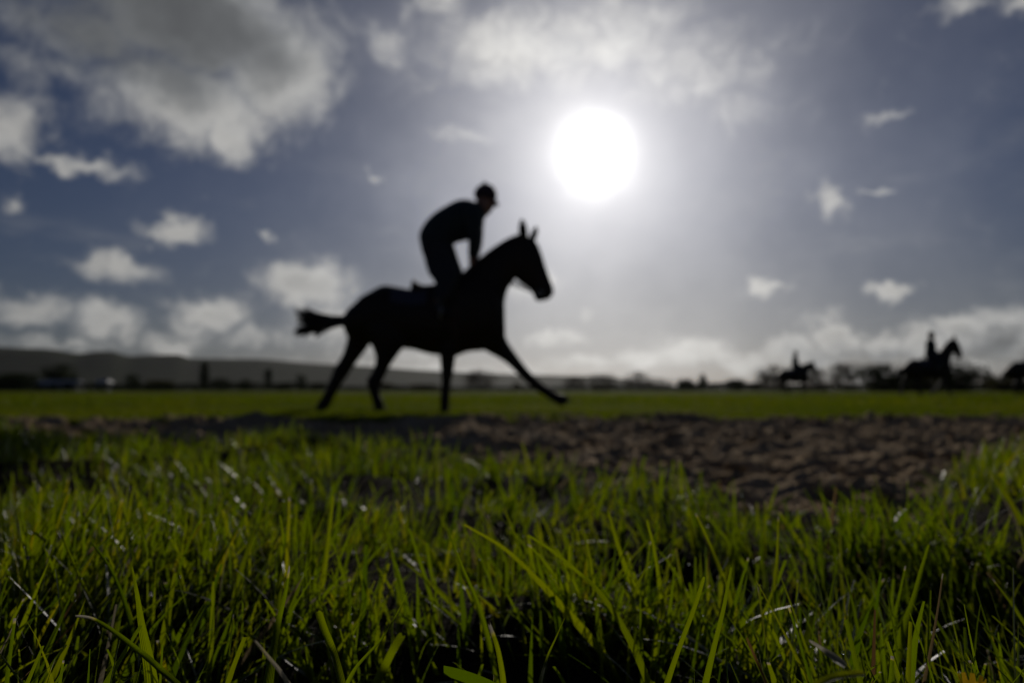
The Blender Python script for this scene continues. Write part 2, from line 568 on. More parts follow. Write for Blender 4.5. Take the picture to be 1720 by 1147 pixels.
# ================================================================== grass
def blades(name, root, yaw, lean, L, w, curl, segs, tip, tint, face, fold=True):
    """vectorised grass blades. root (n,3); yaw = direction of lean; lean/curl = angle from upright at base / extra at tip;
    tip = width left at the (mown) end; face = yaw of blade normal; tint (n,3) random, -, dry"""
    n = len(root)
    S = segs
    t = np.linspace(0, 1, S + 1)
    ph = lean[:, None] + curl[:, None] * t[None, :] ** 1.3
    dl = (L / S)[:, None]
    dr = np.sin(ph) * dl; dz = np.cos(ph) * dl
    r = np.concatenate([np.zeros((n, 1)), np.cumsum((dr[:, 1:] + dr[:, :-1]) / 2, 1)], 1)
    z = np.concatenate([np.zeros((n, 1)), np.cumsum((dz[:, 1:] + dz[:, :-1]) / 2, 1)], 1)
    cx = root[:, 0:1] + r * np.cos(yaw)[:, None]
    cy_ = root[:, 1:2] + r * np.sin(yaw)[:, None]
    cz = root[:, 2:3] + z
    prof = (0.75 + 0.25 * np.sin(np.pi * np.minimum(t * 1.3, 1)))[None, :] * (1 - (1 - tip)[:, None] * (t ** 2.6)[None, :])
    hw = w[:, None] * .5 * prof
    twist = (face[:, None] + (RNG.random(n) - .5)[:, None] * 1.2 * t[None, :])
    sx, sy = -np.sin(twist), np.cos(twist)
    C = np.stack([cx, cy_, cz], 2)
    side = np.stack([sx * hw, sy * hw, np.zeros_like(hw)], 2)
    if fold:
        nrm = np.stack([np.cos(twist) * hw * .35, np.sin(twist) * hw * .35, np.zeros_like(hw)], 2)
        P = np.stack([C - side, C + nrm, C + side], 2); k = 3
    else:
        P = np.stack([C - side, C + side], 2); k = 2
    V = P.reshape(-1, 3)
    per = (S + 1) * k
    q = []
    for s_ in range(S):
        for j in range(k - 1):
            a = s_ * k + j
            q.append((a, a + 1, a + k + 1, a + k))
    q = np.array(q)
    F = (np.arange(n)[:, None, None] * per + q[None]).reshape(-1, 4)
    me = mesh_np(name, V, F)
    col = np.ones((n, S + 1, k, 4), np.float32)
    col[..., 0] = tint[:, 0][:, None, None]
    col[..., 1] = t[None, :, None]
    col[..., 2] = tint[:, 2][:, None, None]
    ca = me.color_attributes.new('tint', 'FLOAT_COLOR', 'POINT')
    ca.data.foreach_set('color', col.ravel())
    uvv = np.zeros((n, S + 1, k, 2), np.float32)
    uvv[..., 0] = np.linspace(0, 1, k)[None, None, :]
    uvv[..., 1] = t[None, :, None]
    uvv = uvv.reshape(-1, 2)
    ul = me.uv_layers.new(name='UVMap')
    ul.data.foreach_set('uv', uvv[F.ravel()].ravel())
    return me


def tuft_field(x, y):
    return .62 * fbm(x * 5.5, y * 6.5, 2, 101) + .38 * vnoise(x * 23, y * 23, 104)


def near_grass(n_try, ymin, ymax, spread, keep, lmin, lmax, wmin, wmax, seed):
    r = np.random.default_rng(seed)
    y = ymin + (ymax - ymin) * r.random(n_try) ** .75
    x = (r.random(n_try) * 2 - 1) * (spread * y + .22)
    d = edge_y(x) - y
    ok = d > -.04 - .16 * r.random(n_try) ** 3
    tf = tuft_field(x, y)
    hollow = np.minimum(1.0, 1.25 * np.exp(-(((x + .005) / .125) ** 2 + ((y - .37) / .105) ** 2)) + .5 * np.exp(-(((x - .12) / .08) ** 2 + ((y - .27) / .07) ** 2)))
    ok &= r.random(n_try) < keep * (.12 + 1.34 * sstep(tf, .36, .62)) * (1 - .90 * hollow)
    ok &= (y > .20) | (np.abs(x) > .25)
    x, y, tf = x[ok], y[ok], tf[ok]
    n = len(x)
    z = verge_z(x, y) - .004
    long = r.random(n)
    L = (lmin + (lmax - lmin) * long ** 1.6) * (.65 + .7 * tf)
    # mown turf: nothing rises far above the cut height unless it is a stray
    ed = np.clip((edge_y(x) - y) / .3, 0, 1)
    L = L * (.75 + .25 * ed)
    # the lean of neighbours agrees (tufts)
    ya = 2 * np.pi * fbm(x * 4.5 + 3, y * 4.5, 2, 111) * 1.6 + 1.3 * r.standard_normal(n) + 1.6
    lean = np.abs(.16 + .56 * r.standard_normal(n)); curl = -.2 + .9 * r.random(n)
    flat = r.random(n) < .14
    lean = np.minimum(np.where(flat, .8 + .5 * r.random(n), lean), 1.35)
    w = (wmin + (wmax - wmin) * r.random(n) ** 1.5)
    tip = np.where(r.random(n) < .55, .25 + .5 * r.random(n), .04)
    rnd = np.clip(.45 + .22 * r.standard_normal(n) + .35 * (fbm(x * 3, y * 3, 2, 121) - .5), 0, 1)
    dry = (r.random(n) < .035) * (.6 + .4 * r.random(n))
    return np.stack([x, y, z], 1), ya, lean, L, w, curl, tip, np.stack([rnd, rnd * 0, dry], 1), r.random(n) * 6.283


for nm, args, segs, fold in (('near', (23000, .12, .75, .95, .80, .013, .080, .0017, .0052, 3), 6, True),
                             ('mid', (72000, .70, 3.2, 1.05, .75, .018, .072, .0026, .0062, 4), 4, False)):
    root, ya, lean, L, w, curl, tip, tint, face = near_grass(*args)
    me = blades('grass_' + nm, root, ya, lean, L, w, curl, segs, tip, tint, face, fold)
    tag(link('grass', me, M['blade']), 'backlit green turf filling the foreground' if nm == 'near' else 'green turf running up to the dirt track',
        'grass', kind='stuff')

# grass of the field beyond the track
def far_grass(n, y0, y1, pw_, lmin, lmax, wmin, wmax, seed):
    r = np.random.default_rng(seed)
    y = y0 * (y1 / y0) ** (r.random(n) ** pw_)
    x = (r.random(n) * 2 - 1) * (y * .88 + .5)
    ok = y > far_edge(x) - .02
    x, y = x[ok], y[ok]; n = len(x)
    L = lmin + (lmax - lmin) * r.random(n) ** 1.5
    L *= .6 + .8 * fbm(x * 1.3, y * 1.3, 2, 131)
    rnd = np.clip(.52 + .18 * r.standard_normal(n) + .5 * (fbm(x * .5, y * .5, 2, 132) - .5), 0, 1)
    return (np.stack([x, y, field_z(x, y) - .004], 1), r.random(n) * 6.283, .1 + .4 * r.random(n), L, wmin + (wmax - wmin) * r.random(n), .5 * r.random(n),
            np.full(n, .1), np.stack([rnd, rnd * 0, (r.random(n) < .03) * .9], 1), r.random(n) * 6.283)


for args, lab in (((90000, 5.0, 12, 1.0, .02, .055, .004, .009, 5), 'short olive turf of the field just past the track'),
                  ((80000, 12, 90, 1.0, .03, .07, .012, .05, 6), 'olive turf of the field stretching to the trees')):
    root, ya, lean, L, w, curl, tip, tint, face = far_grass(*args)
    tag(link('grass', blades('field_grass', root, ya, lean, L, w, curl, 2, tip, tint, face, False), M['far_blade']), lab, 'grass', kind='stuff')

# ================================================================== horses and riders
HY = 7.6
HX = at(480 + 560 / 2.606, 600, HY).x
ZG = -0.020


def L2(u, v):
    """side-view sketch point -> metres (x along the horse, z up) about the point under the saddle"""
    p = at(480 + u / 2.606, 280 + v / 2.606, HY)
    return p.x - HX, p.z - ZG


UM = L2(1, 0)[0] - L2(0, 0)[0]     # metres per sketch unit


def catmull(P, sub):
    P = np.asarray(P, float)
    Q = np.vstack([2 * P[0] - P[1], P, 2 * P[-1] - P[-2]])
    out = []
    for i in range(1, len(Q) - 2):
        for t in np.linspace(0, 1, sub, endpoint=False):
            a, b, c, d = Q[i - 1], Q[i], Q[i + 1], Q[i + 2]
            out.append(.5 * ((2 * b) + (c - a) * t + (2 * a - 5 * b + 4 * c - d) * t * t + (3 * b - a - 3 * c + d) * t ** 3))
    out.append(Q[-2])
    return np.array(out)


def sweep(pairs, yoff=0.0, sub=5, ring=20, grow=1.0):
    """pairs (u1,v1,u2,v2,halfwidth[,yoff]) -> closed tube verts, faces"""
    rows = []
    for p in pairs:
        x1, z1 = L2(p[0], p[1]); x2, z2 = L2(p[2], p[3])
        rows.append((x1, z1, x2, z2, p[4], p[5] if len(p) > 5 else yoff))
    R = catmull(rows, sub)
    V, F = [], []
    for x1, z1, x2, z2, w, yo in R:
        cx, cz, hx, hz = (x1 + x2) / 2, (z1 + z2) / 2, (x1 - x2) / 2, (z1 - z2) / 2
        w = max(w, .004)
        for k in range(ring):
            a = 2 * math.pi * k / ring
            V.append((cx + hx * grow * math.cos(a), yo + w * grow * math.sin(a), cz + hz * grow * math.cos(a)))
    n = len(R)
    for i in range(n - 1):
        for k in range(ring):
            F.append((i * ring + k, i * ring + (k + 1) % ring, (i + 1) * ring + (k + 1) % ring, (i + 1) * ring + k))
    F.append(tuple(range(ring))[::-1]); F.append(tuple((n - 1) * ring + k for k in range(ring)))
    return V, F


def joints(J, sub=4):
    """J (u,v,radius_in_sketch_units,halfwidth,yoff) -> pairs square to the limb"""
    out = []
    for i, (u, v, r, w, yo) in enumerate(J):
        a = J[max(i - 1, 0)]; b = J[min(i + 1, len(J) - 1)]
        d = Vector((b[0] - a[0], b[1] - a[1])).normalized()
        out.append((u + d.y * r, v - d.x * r, u - d.y * r, v + d.x * r, w, yo))
    return out


def tube3(P, r, ring=6):
    """tube along 3-D points, radius list or number"""
    P = [Vector(p) for p in P]
    V, F = [], []
    for i, p in enumerate(P):
        d = (P[min(i + 1, len(P) - 1)] - P[max(i - 1, 0)]).normalized()
        a = d.cross(Vector((0, 0, 1)) if abs(d.z) < .9 else Vector((1, 0, 0))).normalized()
        b = d.cross(a)
        rr = r[i] if hasattr(r, '__len__') else r
        for k in range(ring):
            t = 2 * math.pi * k / ring
            V.append(tuple(p + a * rr * math.cos(t) + b * rr * math.sin(t)))
    for i in range(len(P) - 1):
        for k in range(ring):
            F.append((i * ring + k, i * ring + (k + 1) % ring, (i + 1) * ring + (k + 1) % ring, (i + 1) * ring + k))
    F.append(tuple(range(ring))[::-1]); F.append(tuple((len(P) - 1) * ring + k for k in range(ring)))
    return V, F


def ball(c, r, n=12):
    V, F = [], []
    for i in range(n // 2 + 1):
        th = math.pi * i / (n // 2)
        for k in range(n):
            a = 2 * math.pi * k / n
            V.append((c[0] + r[0] * math.sin(th) * math.cos(a), c[1] + r[1] * math.sin(th) * math.sin(a), c[2] + r[2] * math.cos(th)))
    for i in range(n // 2):
        for k in range(n):
            F.append((i * n + k, (i + 1) * n + k, (i + 1) * n + (k + 1) % n, i * n + (k + 1) % n))
    return V, F


def merge(parts):
    V, F = [], []
    for v, f in parts:
        o = len(V); V += list(v); F += [tuple(i + o for i in q) for q in f]
    return V, F


def fuse(name, parts, voxel, smooth=2, fat=0.0):
    """union of closed pieces as ONE continuous skin"""
    me = mesh_from(name + '_raw', *merge(parts))
    bm = bmesh.new(); bm.from_mesh(me)
    bmesh.ops.remove_doubles(bm, verts=bm.verts, dist=1e-5)
    bmesh.ops.recalc_face_normals(bm, faces=bm.faces)
    bm.to_mesh(me); bm.free()
    o = bpy.data.objects.new('tmp', me); COL.objects.link(o)
    md = o.modifiers.new('r', 'REMESH'); md.mode = 'VOXEL'; md.voxel_size = voxel
    ms = o.modifiers.new('s', 'SMOOTH'); ms.iterations = smooth; ms.factor = .5
    if fat:
        mf = o.modifiers.new('d', 'DISPLACE'); mf.strength = fat; mf.mid_level = 0.0
    dg = bpy.context.evaluated_depsgraph_get(); dg.update()
    out = bpy.data.meshes.new_from_object(o.evaluated_get(dg)); out.name = name
    bpy.data.objects.remove(o); bpy.data.meshes.remove(me)
    return out


TRUNK = [(258, 655, 262, 700, .07), (288, 620, 275, 738, .20), (345, 572, 330, 765, .26), (400, 537, 400, 770, .285), (440, 523, 450, 778, .295),
         (500, 536, 510, 790, .29), (560, 546, 560, 796, .30), (620, 536, 610, 811, .31), (680, 520, 670, 821, .31), (740, 490, 740, 822, .30),
         (795, 458, 800, 806, .26), (855, 440, 868, 800, .23), (910, 490, 928, 792, .19), (953, 590, 957, 752, .10)]
NECK = [(785, 455, 942, 735, .19), (840, 410, 951, 640, .15), (900, 363, 957, 577, .12), (960, 324, 970, 532, .10), (1010, 301, 993, 500, .085), (1044, 294, 1035, 440, .075)]
HEAD = [(1030, 291, 1000, 420, .06), (1090, 328, 1002, 470, .095), (1114, 376, 1022, 502, .09), (1134, 440, 1055, 522, .07), (1152, 490, 1080, 543, .056),
        (1167, 530, 1090, 568, .056), (1168, 555, 1098, 583, .05), (1150, 577, 1115, 584, .028)]
EARS = [((1040, 304), (1034, 236), 14, -.055), ((1080, 314), (1098, 256), 11, .055)]


def hoofleg(rows):
    """split leg pairs into leg (goes into the body skin) and hoof (last two)"""
    return rows[:-1], rows[-2:]


HERO_LEGS = [
    [(930, 640, 830, 760, .10, .13), (953, 745, 880, 797, .085, .14), (1002, 820, 962, 846, .055, .14), (1052, 884, 1022, 904, .046, .14), (1082, 916, 1056, 938, .036, .14),
     (1118, 948, 1096, 972, .031, .14), (1152, 972, 1134, 996, .031, .14), (1182, 990, 1164, 1017, .038, .14), (1206, 1000, 1188, 1030, .034, .14),
     (1226, 1003, 1206, 1043, .05, .14), (1252, 1020, 1216, 1047, .055, .14)],
    [(650, 720, 775, 720, .09, -.13), (683, 800, 746, 800, .078, -.14), (689, 850, 738, 850, .056, -.14), (692, 905, 731, 905, .046, -.14), (693, 935, 725, 935, .036, -.14),
     (689, 990, 718, 990, .031, -.14), (686, 1028, 718, 1028, .038, -.14), (688, 1046, 713, 1048, .034, -.14), (684, 1056, 718, 1056, .052, -.14), (679, 1077, 723, 1077, .058, -.14)],
    [(370, 620, 540, 640, .13, -.13), (362, 700, 530, 762, .12, -.15), (384, 756, 512, 792, .10, -.16), (408, 812, 478, 842, .074, -.16), (413, 855, 458, 876, .056, -.16),
     (398, 900, 443, 908, .046, -.16), (376, 936, 424, 946, .046, -.16), (381, 968, 420, 970, .038, -.16), (390, 1000, 420, 997, .032, -.16), (399, 1028, 433, 1023, .037, -.16),
     (404, 1044, 434, 1038, .034, -.16), (403, 1054, 441, 1046, .05, -.16), (407, 1070, 450, 1062, .056, -.16)],
    [(270, 640, 400, 700, .13, .13), (266, 700, 362, 747, .12, .15), (261, 760, 322, 802, .09, .16), (238, 828, 288, 850, .066, .16), (203, 882, 254, 902, .05, .16),
     (184, 930, 226, 944, .044, .16), (166, 972, 200, 986, .034, .16), (151, 1003, 184, 1019, .034, .16), (133, 1030, 171, 1046, .040, .16), (125, 1042, 160, 1056, .035, .16),
     (121, 1050, 164, 1064, .05, .16), (114, 1066, 160, 1080, .055, .16)],
]


def ell_at(u):
    for a, b in zip(TRUNK[:-1], TRUNK[1:]):
        if a[0] <= u <= b[0]:
            t = (u - a[0]) / (b[0] - a[0])
            top = a[1] + (b[1] - a[1]) * t; bot = a[3] + (b[3] - a[3]) * t
            return (top + bot) / 2, (bot - top) / 2, a[4] + (b[4] - a[4]) * t
    raise ValueError(u)


def wrap(u0, u1, th0, th1, grow, nu=10, nth=26, thick=.006):
    """sheet laid round the barrel between angles (0 = spine)"""
    V, F = [], []
    for lay in (0, 1):
        gq = grow + (thick if lay else 0)
        for i in range(nu):
            u = u0 + (u1 - u0) * i / (nu - 1)
            vc, h, w = ell_at(u)
            for j in range(nth):
                th = th0 + (th1 - th0) * j / (nth - 1)
                x, z = L2(u, vc)
                V.append((x, (w + gq) * math.sin(th), z + (h * UM + gq) * math.cos(th)))
    n = nu * nth
    for i in range(nu - 1):
        for j in range(nth - 1):
            a = i * nth + j
            F.append((a, a + 1, a + nth + 1, a + nth)); F.append((n + a, n + a + nth, n + a + nth + 1, n + a + 1))
    for i in range(nu - 1):
        for j in (0, nth - 1):
            a = i * nth + j; F.append((a, a + nth, n + a + nth, n + a))
    for j in range(nth - 1):
        for i in (0, nu - 1):
            a = i * nth + j; F.append((a, a + 1, n + a + 1, n + a))
    return V, F


def band(pairs, i, f, width, grow, yscale=1.0):
    """strap round a head/neck station"""
    a, b = np.array(pairs[i][:5], float), np.array(pairs[i + 1][:5], float)
    s0 = a + (b - a) * f; s1 = a + (b - a) * (f + width)
    rows = [tuple(s0), tuple(s1)]
    return sweep(rows, 0, 2, 24, grow)


def lock(P0, P1, P2, r0, seed, ring=4):
    rr = random.Random(seed)
    pts, rad = [], []
    for i in range(7):
        t = i / 6
        p = Vector(P0) * (1 - t) ** 2 + Vector(P1) * 2 * t * (1 - t) + Vector(P2) * t * t
        pts.append(p + Vector((rr.uniform(-1, 1), rr.uniform(-1, 1), rr.uniform(-1, 1))) * .012 * t)
        rad.append(r0 * (1 - .8 * t) + .0015)
    return tube3(pts, rad, ring)


def make_horse(loc, yaw, legs, neck, head, ears, tail_ends, label, group, voxel, tack=True, tail_root=(272, 668), nlocks=130):
    root = empty('horse', loc)
    root.rotation_euler.z = yaw
    tag(root, label, 'horse', group)
    parts = [sweep(TRUNK), sweep(neck), sweep(head)]
    hoofs = []
    for lg in legs:
        lg2, hf_ = hoofleg(lg)
        parts.append(sweep(lg2, sub=4, ring=14, grow=1.14)); hoofs.append(hf_)
    for b, t, r, yo in ears:
        rows = []
        for f, k in ((-.25, 1.0), (0, 1.1), (.35, 1.25), (.7, .85), (1.0, .2)):
            u = b[0] + (t[0] - b[0]) * f; v = b[1] + (t[1] - b[1]) * f
            rows.append((u - r * k, v, u + r * k, v, r * k * UM * .6, yo * (1 + .15 * f)))
        parts.append(sweep(rows, sub=3, ring=10))
    # dock of the tail
    parts.append(sweep(joints([(300, 640, 20, .04, 0), (262, 668, 15, .03, 0), (225, 676, 10, .02, 0)])))
    # muscle: gaskins, shoulders, jowl
    for u, v, ru, rv, w, yo in ((400, 640, 80, 75, .07, .20), (400, 640, 80, 75, .07, -.20), (850, 640, 75, 100, .07, .17), (850, 640, 75, 100, .07, -.17)):
        x, z = L2(u, v)
        parts.append(ball((x, yo, z), (ru * UM, w, rv * UM), 16))
    body = link('body', fuse('horse_body', parts, voxel, 3, .012), M['coat'], root)
    for hf_ in hoofs:
        link('hoof', mesh_from('hoof', *sweep(hf_, sub=3, ring=14, grow=1.2)), M['hoof'], root)
    # tail
    rr = random.Random(5)
    lk = []
    x0, z0 = L2(*tail_root)
    for k in range(nlocks):
        if tail_ends is None:
            f_ = rr.random(); ev = 610 + 138 * f_ ** .75
            eu = 40 + 16 * math.exp(-((f_ - .40) / .22) ** 2) + rr.uniform(0, 1) ** 2 * 90
        else:
            eu, ev = tail_ends[k % len(tail_ends)]
            eu += rr.uniform(-12, 60); ev += rr.gauss(0, 6)
        x2, z2 = L2(eu, ev)
        mu, mv = ((tail_root[0] * .35 + eu * .65), tail_root[1] * .78 + ev * .22 + rr.uniform(-8, 30))
        x1, z1 = L2(mu, mv)
        lk.append(lock((x0 + rr.uniform(-.01, .06), rr.uniform(-.03, .03), z0 + rr.uniform(-.055, .035)),
                       (x1, rr.uniform(-.06, .06), z1), (x2, rr.uniform(-.09, .09), z2), .016, k))
    link('tail', mesh_from('tail', *merge(lk)), M['hair'], root)
    # mane lying on the far side of the crest
    lk = []
    cr = catmull([(p[0], p[1], p[4]) for p in neck], 10)
    for k, (u, v, w) in enumerate(cr[4:-3]):
        x, z = L2(u, v)
        for q in range(2):
            lk.append(lock((x + rr.uniform(-.01, .01), 0, z - .004), (x - .01, w * .8, z + .002), (x - .05 + rr.uniform(-.03, .03), w * 1.08, z - .13 - rr.uniform(0, .05)), .010, k * 2 + q))
    link('mane', mesh_from('mane', *merge(lk)), M['hair'], root)
    if not tack:
        return root
    for s in (-1, 1):
        h1 = head[1]; h2 = head[2]
        u = h2[0] * .72 + h2[2] * .28; v = h2[1] * .72 + h2[3] * .28
        x, z = L2(u - 8, v - 10)
        link('eye', mesh_from('eye', *ball((x, s * h2[4] * .86, z), (.018, .010, .016), 10)), M['eye'], root)
    # saddle, cloth, girth
    saddle = link('saddle', mesh_from('saddle', *sweep([(551, 520, 552, 560, .10), (560, 494, 562, 572, .165), (575, 506, 578, 578, .175), (610, 520, 612, 575, .165), (680, 508, 682, 565, .15),
                                                      (740, 476, 744, 545, .14), (766, 458, 772, 530, .09)], ring=20)), M['leather'], root)
    for s in (-1, 1):
        vc, h, w = ell_at(700)
        link('saddle_flap', mesh_from('saddle_flap', *wrap(630, 760, s * .42, s * 1.35, .022, 8, 14)), M['leather'], saddle)
        fl = [(L2(690, 545)[0], s * .27, L2(690, 545)[1]), (L2(690, 600)[0], s * .355, L2(690, 600)[1]), (L2(692, 632)[0], s * .36, L2(692, 632)[1])]
        link('stirrup_leather', mesh_from('stirrup_leather', *tube3(fl, .010)), M['leather'], saddle)
        cx, cz = L2(695, 655)
        ringp = [(cx + .012 * math.cos(a), s * .36 + .058 * math.sin(a), cz + .062 * math.cos(a)) for a in np.linspace(0, 2 * math.pi, 15)]
        link('stirrup_iron', mesh_from('stirrup_iron', *tube3(ringp, .007)), M['metal'], saddle)
    link('saddle_cloth', mesh_from('saddle_cloth', *wrap(470, 742, -1.18, 1.18, .008, 14, 40)), M['cloth'], root)
    link('girth', mesh_from('girth', *wrap(735, 768, -math.pi, math.pi, .010, 4, 48)), M['leather'], root)
    # bridle
    br = link('bridle', mesh_from('bridle', *merge([band(head, 3, .15, .35, 1.05), band(head, 0, .75, .2, 1.05), band(neck, 4, .72, .12, 1.08)])), M['leather'], root)
    for s in (-1, 1):
        pts = []
        for st, f in ((1, .45), (2, .5), (3, .5), (4, .62), (5, .72)):
            h_ = head[st]
            u = h_[0] * (1 - f) + h_[2] * f; v = h_[1] * (1 - f) + h_[3] * f
            x, z = L2(u, v); pts.append((x, s * (h_[4] * 1.04 + .004), z))
        link('cheek_strap', mesh_from('cheek_strap', *tube3(pts, .009)), M['leather'], br)
        bx, by, bz = pts[-1]
        rp = [(bx + .030 * math.cos(a), by + s * .006, bz + .030 * math.sin(a)) for a in np.linspace(0, 2 * math.pi, 13)]
        link('bit_ring', mesh_from('bit_ring', *tube3(rp, .005)), M['metal'], br)
        root['bit%d' % s] = (bx, by, bz)
    return root


def add_reins(horse, hands):
    """reins run from the bit to the rider's hands"""
    for s, hnd in zip((-1, 1), hands):
        b = Vector(horse['bit%d' % s]); h_ = Vector(hnd)
        m = (b + h_) / 2 + Vector((-.03, s * .07, .015))
        pts = [b * (1 - t) ** 2 + m * 2 * t * (1 - t) + h_ * t * t for t in np.linspace(0, 1, 14)]
        link('rein', mesh_from('rein', *tube3(pts, .009)), M['leather'], horse)


def hand_parts(w, d, s, grip):
    """palm, four curled fingers and a thumb; w wrist, d direction of forearm, grip centre"""
    w, d = Vector(w), Vector(d).normalized()
    out = [tube3([w - d * .02, w + d * .03, w + d * .075], [.024, .030, .026], 8)]
    side = Vector((0, 1, 0)) * -s
    fwd = d.cross(side).normalized()
    for k, (ln, off) in enumerate(((.062, -.027), (.070, -.009), (.066, .009), (.052, .026))):
        a = w + d * .070 + fwd * off
        p1 = a + d * ln * .42 + side * .004
        p2 = p1 + (d * .2 + side * .9) * ln * .40
        p3 = p2 + (-d * .8 + side * .35) * ln * .34
        out.append(tube3([a - d * .012, p1, p2, p3], [.0092, .0088, .0082, .007], 8))
    a = w + d * .028 - fwd * .030
    out.append(tube3([a, a + (-fwd * .6 + d * .5) * .030 + side * .012, a + (-fwd * .3 + d * .6) * .055 + side * .035], [.011, .010, .008], 8))
    return out


CROUCH = dict(
    torso=[(622, 420, 742, 400, .15), (600, 365, 735, 355, .17), (590, 305, 722, 342, .18), (610, 258, 745, 328, .17), (650, 214, 775, 320, .17), (700, 182, 808, 312, .185),
           (755, 156, 838, 296, .205), (802, 154, 862, 258, .19), (828, 162, 864, 226, .11)],
    neck=[(815, 165, 858, 235, .07), (838, 160, 874, 208, .06), (848, 150, 884, 195, .058)],
    head=[(850, 92, 888, 92, .05), (834, 118, 908, 118, .074), (832, 145, 914, 146, .078), (838, 168, 911, 172, .074), (846, 188, 904, 190, .062), (854, 203, 892, 206, .042), (862, 212, 884, 213, .02)],
    face=(908, 170), chin=(885, 206), helm=(874, 124, 48), peak=((908, 118), (934, 166)), knob=(868, 66),
    arm=[(824, 220, 34, .075, .19), (830, 275, 29, .06, .205), (830, 325, 24, .052, .19), (825, 365, 21, .046, .14), (820, 402, 17, .038, .085)],
    hand=((820, 402), (815, 442)),
    legp=[(598, 350, 738, 352, .10, .10), (612, 400, 750, 394, .10, .14), (626, 450, 768, 442, .09, .20), (642, 490, 776, 468, .08, .26), (668, 522, 772, 496, .07, .30), (672, 560, 752, 548, .06, .335), (664, 600, 732, 592, .055, .35), (670, 630, 714, 628, .042, .355)],
    boot=[(735, 500, 42, .074, .283), (728, 530, 37, .066, .315), (708, 575, 31, .060, .345), (692, 622, 23, .046, .358), (690, 645, 22, .045, .36)],
    foot=[(675, 635, 675, 664, .036, .36), (695, 632, 695, 668, .044, .36), (725, 650, 722, 672, .046, .36), (748, 658, 744, 675, .034, .36)])

UP = dict(
    torso=[(618, 500, 730, 505, .17), (612, 465, 722, 470, .18), (622, 405, 708, 410, .16), (630, 340, 730, 348, .17), (634, 290, 738, 300, .20), (645, 255, 728, 264, .18), (662, 240, 715, 246, .10)],
    neck=[(660, 250, 712, 255, .065), (672, 225, 712, 230, .058), (676, 205, 715, 210, .058)],
    head=[(680, 132, 720, 132, .05), (664, 158, 738, 158, .074), (662, 185, 744, 186, .078), (668, 208, 741, 212, .074), (676, 228, 734, 230, .062), (684, 243, 722, 246, .042), (692, 252, 714, 253, .02)],
    face=(738, 210), chin=(715, 246), helm=(703, 164, 48), peak=((736, 158), (764, 196)), knob=(700, 108),
    arm=[(690, 285, 32, .07, .20), (694, 345, 26, .055, .225), (706, 400, 22, .048, .20), (755, 425, 19, .042, .13), (800, 440, 15, .034, .075)],
    hand=((800, 440), (838, 446)),
    legp=joints([(672, 480, 58, .10, .10), (700, 500, 52, .09, .18), (735, 520, 42, .08, .27), (760, 545, 36, .07, .30), (745, 580, 32, .06, .33), (715, 620, 27, .055, .35), (700, 655, 20, .042, .355)]),
    boot=[(760, 540, 42, .074, .30), (746, 575, 37, .066, .33), (718, 618, 31, .060, .35), (702, 652, 23, .046, .358), (700, 672, 22, .045, .36)],
    foot=[(686, 662, 686, 690, .036, .36), (706, 660, 706, 694, .044, .36), (736, 674, 733, 696, .046, .36), (758, 682, 754, 698, .034, .36)])


